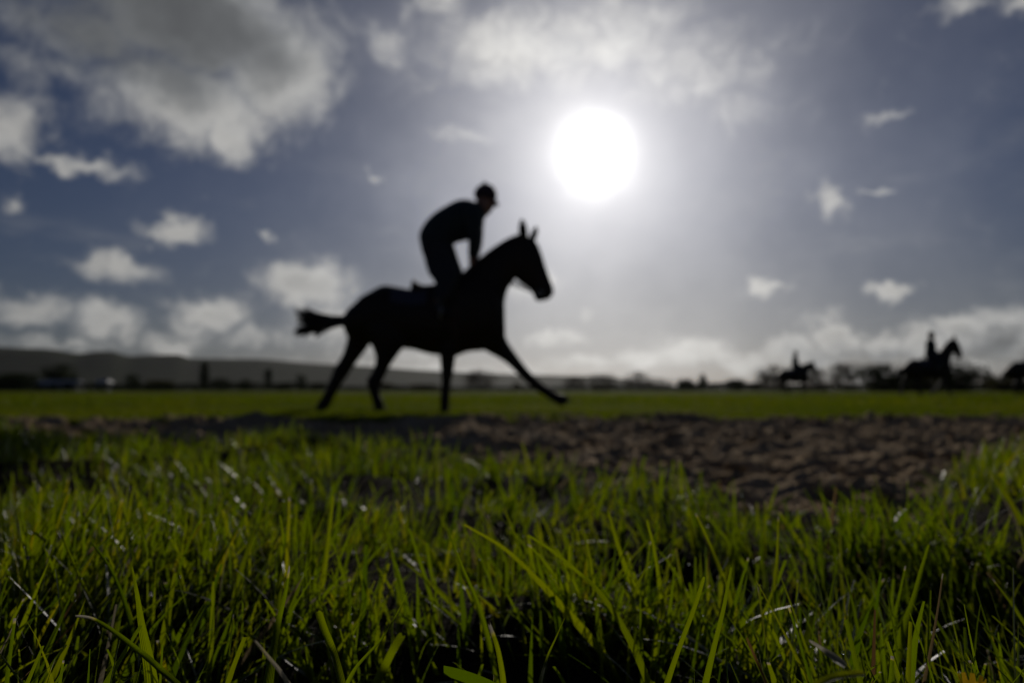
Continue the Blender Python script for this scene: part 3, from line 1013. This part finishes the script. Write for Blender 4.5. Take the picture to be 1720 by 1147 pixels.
def make_rider(horse, P, label, group, voxel):
    root = empty('person', horse.location)
    root.rotation_euler.z = horse.rotation_euler.z
    tag(root, label, 'rider', group)
    mir = lambda J, s: [(*j[:4], j[4] * s) for j in J]
    mir5 = lambda J, s: [(*j[:5], j[5] * s) for j in J]
    # continuous body: torso, neck, head with features, arms, hands, legs
    parts = [sweep(P['torso'], grow=.93), sweep(P['neck']), sweep(P['head'])]
    fx, fz = L2(*P['face'])
    parts.append(ball((fx + .008, 0, fz + .004), (.016, .012, .022), 10))          # nose
    cx, cz = L2(*P['chin'])
    parts.append(ball((cx, 0, cz), (.022, .026, .018), 10))                      # chin
    parts.append(ball((fx - .008, 0, fz - .035), (.014, .024, .010), 10))          # lips
    for s in (-1, 1):
        hx, hz = L2(P['helm'][0] - 4, P['helm'][1] + 50)
        parts.append(ball((hx, s * .076, hz), (.020, .010, .030), 10))             # ears
        parts.append(sweep(joints(mir(P['arm'], s)), sub=4, ring=12, grow=.86))
        parts.append(sweep(mir5(P['legp'], s), sub=4, ring=14, grow=.9))
        parts.append(sweep(mir5(P['foot'], s), sub=3, ring=12, grow=.85))
        (wu, wv), (hu, hv_) = P['hand']
        wx, wz = L2(wu, wv); hx, hz = L2(hu, hv_)
        w0 = Vector((wx, s * P['arm'][-1][4], wz)); w1 = Vector((hx, s * .06, hz))
        parts += hand_parts(w0, w1 - w0, s, None)
    link('body', fuse('rider_body', parts, voxel, 2), M['skin'], root)
    # jacket: torso and sleeves
    jp = [sweep(P['torso'][1:], grow=1.04)]
    for s in (-1, 1):
        jp.append(sweep(joints(mir(P['arm'], s)), sub=4, ring=12))
        a = P['arm'][0]; x, z = L2(a[0], a[1] - 8)
        jp.append(ball((x, s * .155, z), (.075, .075, .075), 12))
    # collar
    jp.append(sweep(P['neck'][:2], grow=1.15))
    link('jacket', fuse('jacket', jp, voxel * 1.2, 3, .010), M['jacket'], root)
    bp = [sweep(P['torso'][:3], grow=1.05)]
    for s in (-1, 1):
        bp.append(sweep(mir5(P['legp'][:-1], s), sub=4, ring=14, grow=1.0))
    link('breeches', fuse('breeches', bp, voxel * 1.2, 3, .008), M['breeches'], root)
    for s in (-1, 1):
        link('boot', fuse('boot', [sweep(joints(mir(P['boot'], s)), sub=4, ring=14), sweep(mir5(P['foot'], s), sub=4, ring=12)], voxel, 2), M['boot'], root)
    # helmet with its silk cover, peak and knot
    hu, hv_, hr = P['helm']
    hx, hz = L2(hu, hv_)
    R_ = hr * UM
    V, F = ball((0, 0, 0), (R_ * 1.06, R_ * .92, R_ * 1.02), 20)
    V = [(x + hx, y, max(z, -R_ * .45 - x * .25) + hz) for x, y, z in V]
    helm = link('helmet', mesh_from('helmet', V, F), M['helmet'], root)
    (p0u, p0v), (p1u, p1v) = P['peak']
    x0, z0 = L2(p0u, p0v + 8); x1, z1 = L2(p1u, p1v)
    V, F = [], []
    for lay in (0, .006):
        for i in range(6):
            for j in range(9):
                t = i / 5; a = (j / 8 - .5) * 2
                V.append((x0 - .02 + (x1 - x0 + .02) * t * (1 - .45 * a * a), a * (.085 - .02 * t), z0 + (z1 - z0) * t ** 1.2 - .02 * a * a + lay))
    n = 54
    for i in range(5):
        for j in range(8):
            a = i * 9 + j
            F += [(a, a + 1, a + 10, a + 9), (n + a, n + a + 9, n + a + 10, n + a + 1)]
    for j in range(8):
        F.append((45 + j, 46 + j, n + 46 + j, n + 45 + j))
    link('peak', mesh_from('peak', V, F), M['helmet'], helm)
    kx, kz = L2(*P['knob'])
    link('knot', mesh_from('knot', *tube3([(hx - .01, 0, hz + R_ * .85), (kx + .004, 0, (kz + hz + R_) / 2 + .004), (kx, 0, kz)], [.034, .022, .006], 8)), M['helmet'], helm)
    (wu, wv), (hu, hv_) = P['hand']
    hx, hz = L2(hu, hv_)
    return root, [(hx, -.06, hz), (hx, .06, hz)]


hero = make_horse((HX, HY, ZG), 0, HERO_LEGS, NECK, HEAD, EARS,
                  None,
                  'large dark horse cantering past in the middle, tail streaming', None, .013)
_, hands = make_rider(hero, CROUCH, 'rider crouched over the large dark horse, in dark jacket and peaked helmet', None, .009)
add_reins(hero, hands)

# the three horses further off
def shift(rows, du, dv):
    return [(r[0] + du, r[1] + dv, r[2] + du, r[3] + dv, *r[4:]) for r in rows]


def jl(J, yo):
    return joints([(u, v, r, w, yo) for u, v, r, w in J])


def legset(hip1, hip2, sh1, sh2):
    """each: list of joint points (u,v) thigh..hoof with standard thicknesses"""
    hr = [(75, .12), (62, .10), (34, .06), (22, .046), (16, .034), (17, .037), (20, .055), (22, .058)]
    fr = [(55, .09), (36, .075), (24, .05), (18, .044), (14, .031), (16, .037), (19, .054), (21, .058)]
    mk = lambda P_, R_, y: jl([(u, v, r, w) for (u, v), (r, w) in zip(P_, R_)], y)
    return [mk(hip1, hr, -.15), mk(hip2, hr, .15), mk(sh1, fr, -.14), mk(sh2, fr, .14)]


LEGS_B = legset([(400, 660), (455, 740), (440, 830), (400, 900), (440, 980), (470, 1030), (485, 1052), (495, 1075)],
                [(380, 660), (400, 750), (340, 830), (300, 900), (270, 975), (255, 1025), (255, 1048), (262, 1075)],
                [(850, 690), (835, 790), (800, 870), (760, 905), (700, 965), (672, 1000), (655, 1015), (640, 1030)],
                [(860, 690), (880, 790), (905, 860), (925, 910), (940, 985), (955, 1035), (965, 1052), (975, 1075)])
LEGS_C = legset([(400, 660), (440, 745), (390, 830), (340, 895), (345, 980), (355, 1032), (365, 1052), (372, 1075)],
                [(380, 660), (420, 740), (470, 830), (455, 900), (510, 975), (545, 1020), (560, 1045), (572, 1070)],
                [(850, 690), (835, 790), (825, 860), (820, 905), (815, 985), (815, 1035), (820, 1055), (825, 1075)],
                [(860, 690), (890, 780), (935, 840), (960, 880), (925, 935), (895, 970), (880, 985), (870, 1000)])
NECK_UP = [(785, 455, 935, 735, .19), (830, 400, 945, 620, .15), (880, 335, 960, 535, .12), (930, 275, 985, 465, .10), (975, 240, 1012, 420, .085), (1012, 228, 1040, 370, .075)]
HEAD_UP = [(1000, 225, 1000, 360, .06), (1062, 255, 1012, 405, .095), (1092, 300, 1020, 440, .09), (1110, 365, 1035, 465, .07), (1120, 415, 1050, 485, .056), (1130, 455, 1058, 510, .056),
           (1130, 480, 1066, 525, .05), (1112, 505, 1080, 527, .028)]
EARS_UP = [((1010, 238), (1015, 165), 15, -.055), ((1042, 246), (1058, 178), 12, .055)]
NECK_LOW = [(785, 455, 935, 735, .19), (850, 425, 955, 660, .15), (920, 395, 985, 590, .12), (985, 375, 1010, 540, .10), (1035, 368, 1035, 510, .085), (1068, 370, 1075, 480, .075)]
HEAD_LOW = shift(HEAD, 34, 78)
EARS_LOW = [((b[0] + 34, b[1] + 78), (t[0] + 34, t[1] + 78), r, y) for b, t, r, y in EARS]
TAIL_LOW = [(170, 760), (150, 800), (185, 830), (165, 850), (200, 800)]


def horse_spot(px, Y):
    return (at(px, 660, Y).x, Y, float(field_z(np.array(at(px, 660, Y).x), np.array(Y))) + .005)


G_H = 'horses cantering in the distance on the right'
h2 = make_horse(horse_spot(1552, 26.0), math.radians(-4), LEGS_B, NECK_UP, HEAD_UP, EARS_UP, TAIL_LOW, 'distant dark horse with head held high, nearer of the two ridden ones on the right', G_H, .03, nlocks=30)
_, hd = make_rider(h2, UP, 'distant upright rider on the high-headed horse near the right edge', 'riders on the distant horses', .016)
add_reins(h2, hd)
h1 = make_horse(horse_spot(1328, 38.5), math.radians(5), LEGS_C, NECK_LOW, HEAD_LOW, EARS_LOW, TAIL_LOW, 'smallest and farthest horse, neck stretched low, in front of bare bushy trees', G_H, .03, nlocks=30)
_, hd = make_rider(h1, UP, 'smallest upright rider on the farthest horse', 'riders on the distant horses', .016)
add_reins(h1, hd)
h3 = make_horse(horse_spot(1724, 28.0), 0, LEGS_C, NECK, HEAD, EARS, TAIL_LOW, 'horse cut off by the right edge, only its hindquarters showing', G_H, .03, nlocks=30)

# ================================================================== trees, hedges, buildings
def make_tree(px, top, width, Y, kind, label, seed, name='tree'):
    """kind: bare (twigs), dense (evergreen), poplar, shrub"""
    r = np.random.default_rng(seed)
    b = at(px, 656, Y)
    H = at(px, top, Y).z + .1
    Wd = width / FPX * Y * 1.2
    root = empty(name, (b.x, Y, -.05))
    tag(root, label, 'shrub' if kind == 'shrub' else 'tree', 'trees and shrubs along the far side of the field')
    low = {'bare': .16, 'dense': .04, 'poplar': .05, 'shrub': .01}[kind]
    # trunk with limbs
    parts = []
    tr = max(.05, H * .022)
    lean = r.normal(0, .03, 2)
    parts.append(tube3([(lean[0] * H * t * t, lean[1] * H * t * t, H * .82 * t) for t in np.linspace(0, 1, 7)], [tr * (1.15 - .95 * t) for t in np.linspace(0, 1, 7)], 7))
    tips = []
    nb = {'bare': 22, 'dense': 12, 'poplar': 12, 'shrub': 14}[kind]
    for k in range(nb):
        t0 = low * .7 + (.70 - low * .7) * r.random()
        a = r.random() * 6.283
        reach = Wd * .5 * (.55 + .4 * r.random()) * (1 if kind != 'poplar' else .8)
        rise = H * ((.12 + .22 * r.random()) if kind != 'poplar' else .3)
        p0 = np.array([lean[0] * H * t0 * t0, lean[1] * H * t0 * t0, H * .82 * t0])
        p2 = p0 + np.array([math.cos(a) * reach, math.sin(a) * reach, rise])
        p2[2] = min(p2[2], H * .95)
        p1 = (p0 + p2) / 2 + np.array([0, 0, -.06 * H * r.random()])
        pts = [p0 * (1 - s) ** 2 + p1 * 2 * s * (1 - s) + p2 * s * s for s in np.linspace(0, 1, 5)]
        parts.append(tube3(pts, [tr * .42 * (1 - .85 * s) for s in np.linspace(0, 1, 5)], 5))
        tips += [pts[2], pts[3], pts[4]]
    link('trunk', mesh_from('trunk', *merge(parts)), M['bark'], root)
    # crown: clumps of small faces round limb ends, uneven outline
    tips = np.array(tips)
    n = {'bare': 4200, 'dense': 3600, 'poplar': 3000, 'shrub': 3200}[kind]
    ncl = {'bare': 56, 'dense': 70, 'poplar': 90, 'shrub': 70}[kind]
    th = r.random(ncl) * 6.283
    zz = low + (1 - low) * r.random(ncl)
    if kind == 'poplar':
        rad = np.sin(np.clip((zz - low) / (1 - low), 0, 1) * 2.75) ** .6
    else:
        rad = np.sqrt(np.clip(1 - ((zz - (low + 1) / 2) / ((1 - low) / 2)) ** 2, 0, 1)) * .95 + .05
    rr = np.sqrt(r.random(ncl)) * rad * Wd * .46
    cl_ = np.stack([np.cos(th) * rr, np.sin(th) * rr, zz * H * .96], 1)
    C = np.vstack([cl_, tips[r.integers(0, len(tips), ncl // 2)]])
    cr = (.07 + .08 * r.random(len(C))) * (Wd if kind != 'poplar' else Wd * 1.3)
    pick = r.integers(0, len(C), n)
    P = C[pick] + r.normal(0, 1, (n, 3)) * cr[pick][:, None] * .62
    P[:, 2] = np.clip(P[:, 2], .02, H * 1.02)
    if kind == 'bare':
        # fine twigs pointing up and out
        d = P - np.array([0, 0, H * .35]); d /= np.linalg.norm(d, axis=1)[:, None] + 1e-6
        d = d + r.normal(0, .45, (n, 3)); d[:, 2] += .35; d /= np.linalg.norm(d, axis=1)[:, None]
        ln = (.05 + .08 * r.random(n)) * H; wd = .010 * H
    else:
        d = r.normal(0, 1, (n, 3)); d /= np.linalg.norm(d, axis=1)[:, None]
        ln = (.026 + .034 * r.random(n)) * max(H, Wd); wd = .019 * max(H, Wd)
    sd = np.cross(d, r.normal(0, 1, (n, 3))); sd /= np.linalg.norm(sd, axis=1)[:, None] + 1e-6
    ww = wd * (.6 + .8 * r.random(n))
    V = np.stack([P - sd * ww[:, None], P + d * (ln * .5)[:, None] - sd * (ww * .9)[:, None], P + d * ln[:, None], P + d * (ln * .5)[:, None] + sd * (ww * .9)[:, None]], 1).reshape(-1, 3)
    F = np.arange(4 * n).reshape(-1, 4)
    link('crown', mesh_np('crown', V, F), M['twig' if kind == 'bare' else ('leafm' if kind == 'shrub' else 'leafd')], root, smooth=False)
    return root


TREES = [
    (12, 630, 70, 210, 'dense', 'dark bushy tree at the left edge of the picture'),
    (104, 614, 52, 260, 'dense', 'dark rounded tree rising behind the long pale shed'),
    (222, 628, 26, 240, 'dense', 'dark narrow-crowned tree right of the small pale house'),
    (268, 640, 46, 250, 'shrub', 'low spreading bush left of the tallest poplar'),
    (342, 607, 13, 300, 'poplar', 'tallest slim poplar against the hillside on the left'),
    (371, 636, 30, 280, 'dense', 'small round tree just right of the tallest poplar'),
    (412, 638, 22, 280, 'dense', 'small dark tree midway between the two slim poplars'),
    (450, 620, 12, 300, 'poplar', 'shorter slim poplar left of the horse tail'),
    (477, 644, 28, 260, 'shrub', 'low bush at the foot of the shorter poplar'),
    (506, 629, 17, 280, 'dense', 'dark pointed tree just left of the trailing hind leg'),
    (533, 643, 20, 260, 'shrub', 'low bush beside the trailing hind hoof'),
    (642, 645, 40, 280, 'shrub', 'low bush beyond the second hind leg'),
    (712, 647, 42, 200, 'shrub', 'dark low bush left of the straight foreleg'),
    (806, 624, 46, 300, 'bare', 'bare rounded tree framed between the two forelegs'),
    (867, 642, 14, 200, 'shrub', 'tiny dark bush under the stretched foreleg'),
    (966, 634, 36, 330, 'bare', 'faint bare tree just past the leading hoof'),
    (1012, 630, 46, 320, 'bare', 'bare tree where the ridge of hills ends'),
    (1010, 648, 26, 190, 'shrub', 'dark low bush at the end of the hills'),
    (1072, 627, 44, 320, 'bare', 'tallest bare tree of the middle clump'),
    (1108, 637, 44, 280, 'bare', 'low bare tree right in the middle clump'),
    (1152, 637, 30, 260, 'dense', 'dark round tree left of the pointed one'),
    (1181, 627, 14, 280, 'dense', 'slim pointed tree below the sun to the right'),
    (1238, 638, 34, 260, 'dense', 'low dark tree with a pointed top between the slim tree and farthest horse'),
    (1268, 641, 18, 260, 'shrub', 'small bush just left of the farthest horse'),
    (1300, 618, 50, 120, 'bare', 'bare bushy tree behind the rump of the farthest horse'),
    (1368, 622, 46, 120, 'bare', 'bare bushy tree ahead of the farthest horse'),
    (1421, 613, 48, 220, 'bare', 'round bare tree standing alone between the two distant riders'),
    (1484, 612, 66, 110, 'dense', 'dark bushy tree behind the tail of the high-headed distant horse'),
    (1614, 608, 66, 110, 'dense', 'large dark bushy tree in front of the high-headed distant horse'),
    (1540, 636, 110, 120, 'shrub', 'low dark bush behind the legs of the high-headed distant horse'),
    (1700, 634, 60, 120, 'shrub', 'low dark bush behind the legs of the horse at the right edge'),
    (1662, 630, 26, 200, 'bare', 'small bare tree left of the horse at the right edge'),
]
for i, (px, top, wd, Y, kd, lab) in enumerate(TREES):
    make_tree(px, top, wd, Y, kd, lab, 300 + i, 'shrub' if kd == 'shrub' else 'tree')


def make_hedge(px0, px1, Y, top, label, seed):
    r = np.random.default_rng(seed)
    x0, x1 = at(px0, 656, Y).x, at(px1, 656, Y).x
    H = at(860, top, Y).z
    ln = x1 - x0
    n = int(420 * ln / 6)
    x = x0 + ln * r.random(n)
    hh = H * (.65 + .6 * fbm(x * .12, x * 0 + seed, 3, seed))
    P = np.stack([x, Y + r.normal(0, .6, n), hh * r.random(n) ** .6], 1)
    d = r.normal(0, 1, (n, 3)); d /= np.linalg.norm(d, axis=1)[:, None]
    sd = np.cross(d, r.normal(0, 1, (n, 3))); sd /= np.linalg.norm(sd, axis=1)[:, None]
    s_ = .20 + .26 * r.random(n)
    V = np.stack([P - sd * s_[:, None] * .6, P - d * s_[:, None], P + sd * s_[:, None] * .6, P + d * s_[:, None]], 1).reshape(-1, 3)
    V[:, 2] = np.maximum(V[:, 2], -.1)
    o = link('hedge', mesh_np('hedge', V, np.arange(4 * n).reshape(-1, 4)), M['leafd'], smooth=False)
    tag(o, label, 'hedge', 'hedges bounding the field')


make_hedge(-60, 560, 230, 644, 'dark hedge along the field under the left hills', 401)
make_hedge(560, 1140, 260, 649, 'thin hedge seen beyond the legs of the large horse', 402)
make_hedge(1140, 1800, 190, 644, 'dark hedge behind the distant riders on the right', 403)


def boxv(x0, x1, y0, y1, z0, z1):
    V = [(x, y, z) for z in (z0, z1) for y in (y0, y1) for x in (x0, x1)]
    return V, [(0, 2, 3, 1), (4, 5, 7, 6), (0, 1, 5, 4), (2, 6, 7, 3), (0, 4, 6, 2), (1, 3, 7, 5)]


def make_building(name, px0, px1, top, Y, label, doors, ridge):
    x0, x1 = at(px0, 656, Y).x, at(px1, 656, Y).x
    c = (x0 + x1) / 2; hw = (x1 - x0) / 2
    H = at(860, top, Y).z
    dp = 5.0
    root = empty(name, (c, Y, -.05))
    tag(root, label, 'building')
    link('wall', mesh_from('wall', *boxv(-hw, hw, 0, dp, 0, H * .72)), M['wall'], root, False)
    ov = .25
    V = [(-hw - ov, -ov, H * .70), (hw + ov, -ov, H * .70), (hw + ov, dp + ov, H * .70), (-hw - ov, dp + ov, H * .70), (-hw - ov * .5 + ridge, dp / 2, H), (hw + ov * .5 - ridge, dp / 2, H)]
    link('roof', mesh_from('roof', V, [(0, 1, 5, 4), (2, 3, 4, 5), (0, 4, 3), (1, 2, 5), (0, 3, 2, 1)]), M['roof'], root, False)
    for f in doors:
        link('door', mesh_from('door', *boxv(c * 0 + (-hw + 2 * hw * f) - .9, (-hw + 2 * hw * f) + .9, -.06, .02, .02, H * .55)), M['door'], root, False)
    return root


make_building('shed', 50, 128, 638, 230, 'long low pale shed at the far left of the field', (.2, .5, .8), 0.0)
make_building('house', 158, 178, 636, 250, 'small pale house right of the long shed', (.5,), .6)

# ================================================================== clods on the track
def clods():
    r = np.random.default_rng(77)
    n = 2200
    y = 1.0 + 4.6 * r.random(n) ** 1.2
    x = (r.random(n) * 2 - 1) * (y * .95 + .4)
    ok = (y > edge_y(x) + .02) & (y < far_edge(x) + .1)
    x, y = x[ok], y[ok]; n = len(x)
    bm = bmesh.new(); bmesh.ops.create_icosphere(bm, subdivisions=2, radius=1.0)
    bv = np.array([v.co[:] for v in bm.verts]); bf = np.array([[v.index for v in f.verts] for f in bm.faces]); bm.free()
    size = .006 + .026 * r.random(n) ** 3
    z = dirt_z(x, y) + size * .25
    sc = np.stack([size * (.9 + .8 * r.random(n)), size * (.9 + .6 * r.random(n)), size * (.55 + .4 * r.random(n))], 1)
    bump = 1 + .38 * (r.random((n, len(bv))) - .5)
    a = r.random(n) * 6.283
    P = bv[None] * bump[..., None] * sc[:, None, :]
    ca, sa = np.cos(a)[:, None], np.sin(a)[:, None]
    Q = np.stack([P[..., 0] * ca - P[..., 1] * sa, P[..., 0] * sa + P[..., 1] * ca, P[..., 2]], 2) + np.stack([x, y, z], 1)[:, None, :]
    F = (np.arange(n)[:, None, None] * len(bv) + bf[None]).reshape(-1, 3)
    return mesh_np('clods', Q.reshape(-1, 3), F)


tag(link('soil_clods', clods(), M['dirt'], smooth=False), 'loose clods of earth churned up along the track', 'soil', kind='stuff')

# ================================================================== blades that stand out in the foreground
def hero_blade(path, w, label, rnd=.6, dry=0.0, tip=.5, ztip=.135, turn=None, depth=None, lean_away=.03):
    k = random.Random(str(path))
    d0 = depth or (CAM_H - ztip) * FPX / (path[0][1] - 655)
    pts = [at(px, py, d0 + lean_away * i / (len(path) - 1) * (k.random() - .5)) for i, (px, py) in enumerate(path)]
    # carry the blade down into the turf
    dirn = (pts[-1] - pts[-2]).normalized()
    while pts[-1].z > float(verge_z(np.array(pts[-1].x), np.array(pts[-1].y))) - .004 and len(pts) < 18 and dirn.z < -.05:
        dirn = (dirn + Vector((0, 0, -.25))).normalized()
        pts.append(pts[-1] + dirn * .015)
    C = catmull([tuple(p) for p in pts], 7)
    n = len(C)
    base = Vector(C[-1])
    turn = (k.random() - .5) * 1.5 if turn is None else turn
    V, UV, TN = [], [], []
    seg = np.linalg.norm(np.diff(C, axis=0), axis=1); s_ = np.concatenate([[0], np.cumsum(seg)]); s_ /= s_[-1]
    for i in range(n):
        p = Vector(C[i])
        t = (Vector(C[max(i - 1, 0)]) - Vector(C[min(i + 1, n - 1)])).normalized()
        view = (p - cam.location).normalized()
        sd = t.cross(view).normalized()
        sd = Matrix.Rotation(turn + .5 * (s_[i] - .3), 3, t) @ sd
        nm = t.cross(sd).normalized()
        al = 1 - s_[i]                       # 1 at tip
        prof = (1 - (1 - tip) * al ** 3.2) * (.72 + .28 * math.sin(math.pi * min(1, al * 1.4)))
        if i == 0:
            prof *= .75
        hw = w * .0005 * prof
        for j, q in enumerate((-1, -.5, 0, .5, 1)):
            jag = (k.random() - .5) * .0012 if i == 0 else 0
            V.append(p + sd * hw * q + nm * hw * .5 * abs(q) ** 1.4 + t * jag)
            UV.append((j / 4, al)); TN.append((rnd, al, dry, 1))
    F = np.array([(i * 5 + j, i * 5 + j + 1, i * 5 + j + 6, i * 5 + j + 5) for i in range(n - 1) for j in range(4)])
    V = np.array([tuple(v - base) for v in V])
    me = mesh_np('blade', V, F)
    me.color_attributes.new('tint', 'FLOAT_COLOR', 'POINT').data.foreach_set('color', np.array(TN, np.float32).ravel())
    me.uv_layers.new(name='UVMap').data.foreach_set('uv', np.array(UV, np.float32)[F.ravel()].ravel())
    o = link('grass_blade', me, M['blade'])
    o.location = base
    tag(o, label, 'grass blade', 'single blades standing out of the foreground turf')


HB = [
    ([(780, 880), (850, 922), (920, 990), (1005, 1085)], 5.4, 'longest bright blade, slanting down to the right before the dark hollow', .75, 0, .35),
    ([(1022, 858), (1040, 920), (1062, 980), (1092, 1035)], 5.2, 'tall blade leaning left, right of the longest slanting blade', .65, 0, .4),
    ([(1182, 968), (1165, 1020), (1140, 1085), (1118, 1147)], 4.4, 'blade with a frayed pale tip leaning right at the bottom, right of centre', .6, 0, .55),
    ([(1228, 953), (1215, 1020), (1205, 1060), (1185, 1140)], 4.0, 'slim upright blade just right of the frayed-tip blade', .55, 0, .4),
    ([(1308, 866), (1306, 940), (1300, 1000), (1296, 1050)], 4.2, 'tall straight upright blade below the bare earth on the right', .7, 0, .3),
    ([(888, 898), (930, 925), (970, 958), (1000, 985)], 4.2, 'short blade lying parallel above the longest slanting blade', .6, 0, .6),
    ([(752, 890), (775, 950), (800, 1010), (815, 1060)], 4.2, 'thin blade leaning left at the right rim of the dark hollow', .45, 0, .3),
    ([(950, 1035), (935, 1070), (920, 1105), (908, 1150)], 4.6, 'pointed blade rising from the bottom edge at centre', .6, 0, .12),
    ([(222, 950), (232, 1000), (240, 1050), (250, 1100)], 6.6, 'broad pointed upright blade at the lower left', .6, 0, .15),
    ([(98, 885), (118, 935), (140, 985), (160, 1030)], 4.0, 'leftmost long blade, leaning left above the turf', .55, 0, .3),
    ([(153, 910), (185, 955), (208, 1010), (225, 1080)], 3.2, 'dark thin curved blade left of the broad pointed one', .1, 0, .4),
    ([(128, 1034), (155, 1039), (190, 1060), (235, 1095), (270, 1125), (312, 1167)], 4.4, 'arched blade bent over flat in the bottom left corner', .35, 0, .3),
    ([(486, 950), (480, 990), (468, 1040), (455, 1110)], 6.0, 'wide ribbed blade leaning right, left of the dark hollow', .4, 0, .2),
    ([(470, 866), (475, 900), (472, 930), (470, 965)], 3.8, 'short upright blade high above the wide ribbed one', .55, 0, .5),
    ([(1168, 862), (1190, 910), (1210, 960)], 4.2, 'blade leaning left above the slim upright blade', .7, 0, .3),
    ([(1087, 873), (1098, 915), (1106, 962)], 3.6, 'short cut blade between two tall blades right of centre', .65, 0, .7),
    ([(685, 994), (665, 1035), (640, 1075), (602, 1118)], 3.6, 'slender blade leaning right into the dark hollow', .5, 0, .2),
    ([(676, 1064), (660, 1090), (645, 1120), (628, 1155)], 4.2, 'wide blade with a square mown end near the bottom edge', .6, 0, .85),
    ([(533, 1026), (545, 1060), (555, 1085), (566, 1120)], 4.6, 'wide leaning-left blade with square mown end below the hollow', .6, 0, .85),
    ([(822, 1048), (835, 1085), (842, 1120), (846, 1152)], 4.2, 'upright blade at the bottom left of the pointed centre blade', .7, 0, .4),
    ([(1562, 914), (1550, 955), (1535, 1010), (1518, 1062)], 5.2, 'folded blade leaning right in the turf at far right', .5, 0, .5),
    ([(1360, 1074), (1385, 1090), (1422, 1117)], 2.6, 'pale dead straw lying flat at the lower right', 1.0, 1.0, .6),
    ([(1255, 1070), (1270, 1105), (1290, 1152)], 3.0, 'rusty orange dead stalk at the bottom right of centre', 0.1, 1.0, .4),
    ([(1452, 1132), (1410, 1137), (1375, 1152)], 5.0, 'bright blade poking flat along the bottom edge at the right', .75, 0, .7),
    ([(428, 1075), (450, 1102), (476, 1135)], 3.4, 'withered brown blade with a white tip at the bottom left', .9, .55, .3),
]
for path, w_, lab, rn, dr_, tp in HB:
    hero_blade(path, w_, lab, rn, dr_, tp)

# broad leaf of a weed at the bottom edge
lp = at(800, 1152, .26)
wd_root = empty('weed', (lp.x, lp.y, float(verge_z(np.array(lp.x), np.array(lp.y)))))
tag(wd_root, 'broad-leaved weed among the grass at the bottom edge', 'weed')
V, F = [], []
for i in range(9):
    t = i / 8
    for j in range(5):
        q = (j - 2) / 2
        hw = .0060 * math.sin(math.pi * (.08 + .92 * t)) ** .8
        V.append((-.012 + .026 * t, q * hw * .6 + .002 * t, lp.z - wd_root.location.z + .004 - .010 * t + .0028 * abs(q) + q * hw * -.55))
for i in range(8):
    for j in range(4):
        a_ = i * 5 + j; F.append((a_, a_ + 1, a_ + 6, a_ + 5))
def leaf_mesh(name, V, F, rnd, dry=0.0):
    me = mesh_from(name, V, F)
    me.color_attributes.new('tint', 'FLOAT_COLOR', 'POINT').data.foreach_set('color', np.tile(np.array([rnd, .5, dry, 1], np.float32), len(V)))
    me.uv_layers.new(name='UVMap')
    return me


link('leaf', leaf_mesh('leaf', V, F, .08), M['blade'], wd_root)
link('stem', leaf_mesh('stem', *tube3([(.010, 0, 0), (.012, 0, .03), (.014, .002, lp.z - wd_root.location.z - .006)], .0011), .4), M['blade'], wd_root)

# small yellow flower at the bottom right
fp = at(1634, 1168, .24)
fl = empty('flower', (fp.x, fp.y, float(verge_z(np.array(fp.x), np.array(fp.y)))))
tag(fl, 'small yellow flower cut by the bottom edge at right', 'flower')
hz0 = fp.z - fl.location.z
link('stem', leaf_mesh('stem', *tube3([(0, 0, 0), (.002, 0, hz0 * .5), (0, 0, hz0 - .002)], .0012), .4), M['blade'], fl)
for k in range(9):
    a = k / 9 * 6.283 + .25
    V, F = [], []
    for i in range(5):
        t = i / 4
        r_ = .0006 + .0034 * t ** .8; zz = hz0 + .0062 * t ** 1.3
        hw = .0010 * (.6 + .6 * math.sin(math.pi * min(1, .2 + t * .75)))
        for q in (-1, 0, 1):
            V.append((math.cos(a) * r_ - math.sin(a) * hw * q, math.sin(a) * r_ + math.cos(a) * hw * q, zz - .0006 * abs(q) + (.0006 if (i == 4 and q) else 0)))
    for i in range(4):
        for j in range(2):
            b_ = i * 3 + j; F.append((b_, b_ + 1, b_ + 4, b_ + 3))
    link('petal', mesh_from('petal', V, F), M['petal'], fl)

# dew drops clinging to blades
def dew():
    r = np.random.default_rng(9)
    n = 170
    y = .26 + .9 * r.random(n) ** 1.2
    x = (r.random(n) * 2 - 1) * (y * .78)
    z = verge_z(x, y) + .02 + .045 * r.random(n)
    bm = bmesh.new(); bmesh.ops.create_icosphere(bm, subdivisions=2, radius=1.0)
    bv = np.array([v.co[:] for v in bm.verts]); bf = np.array([[v.index for v in f.verts] for f in bm.faces]); bm.free()
    s_ = .0004 + .0006 * r.random(n) ** 2
    Q = bv[None] * s_[:, None, None] + np.stack([x, y, z], 1)[:, None, :]
    return mesh_np('dew', Q.reshape(-1, 3), (np.arange(n)[:, None, None] * len(bv) + bf[None]).reshape(-1, 3))


dm, dk = new_mat('dew_water')
gb = dk.node('ShaderNodeBsdfGlass'); gb.inputs['IOR'].default_value = 1.33; gb.inputs['Roughness'].default_value = .06
do = dk.node('ShaderNodeOutputMaterial'); dk.put(do.inputs[0], gb.outputs[0])
tag(link('dew', dew(), dm), 'glinting dew drops among the foreground grass', 'dew', kind='stuff')

# ================================================================== haze
hz_me = mesh_from('haze', *boxv(-5500, 5500, -60, 4600, -1.3, 330))
hzm, hk = new_mat('haze_air')
pv = hk.node('ShaderNodeVolumePrincipled')
pv.inputs['Color'].default_value = (.92, .95, 1.0, 1)
pv.inputs['Density'].default_value = 1.9e-5
pv.inputs['Anisotropy'].default_value = 0.66
ho = hk.node('ShaderNodeOutputMaterial'); hk.put(ho.inputs['Volume'], pv.outputs[0])
tag(link('haze', hz_me, hzm, smooth=False), kind='stuff')
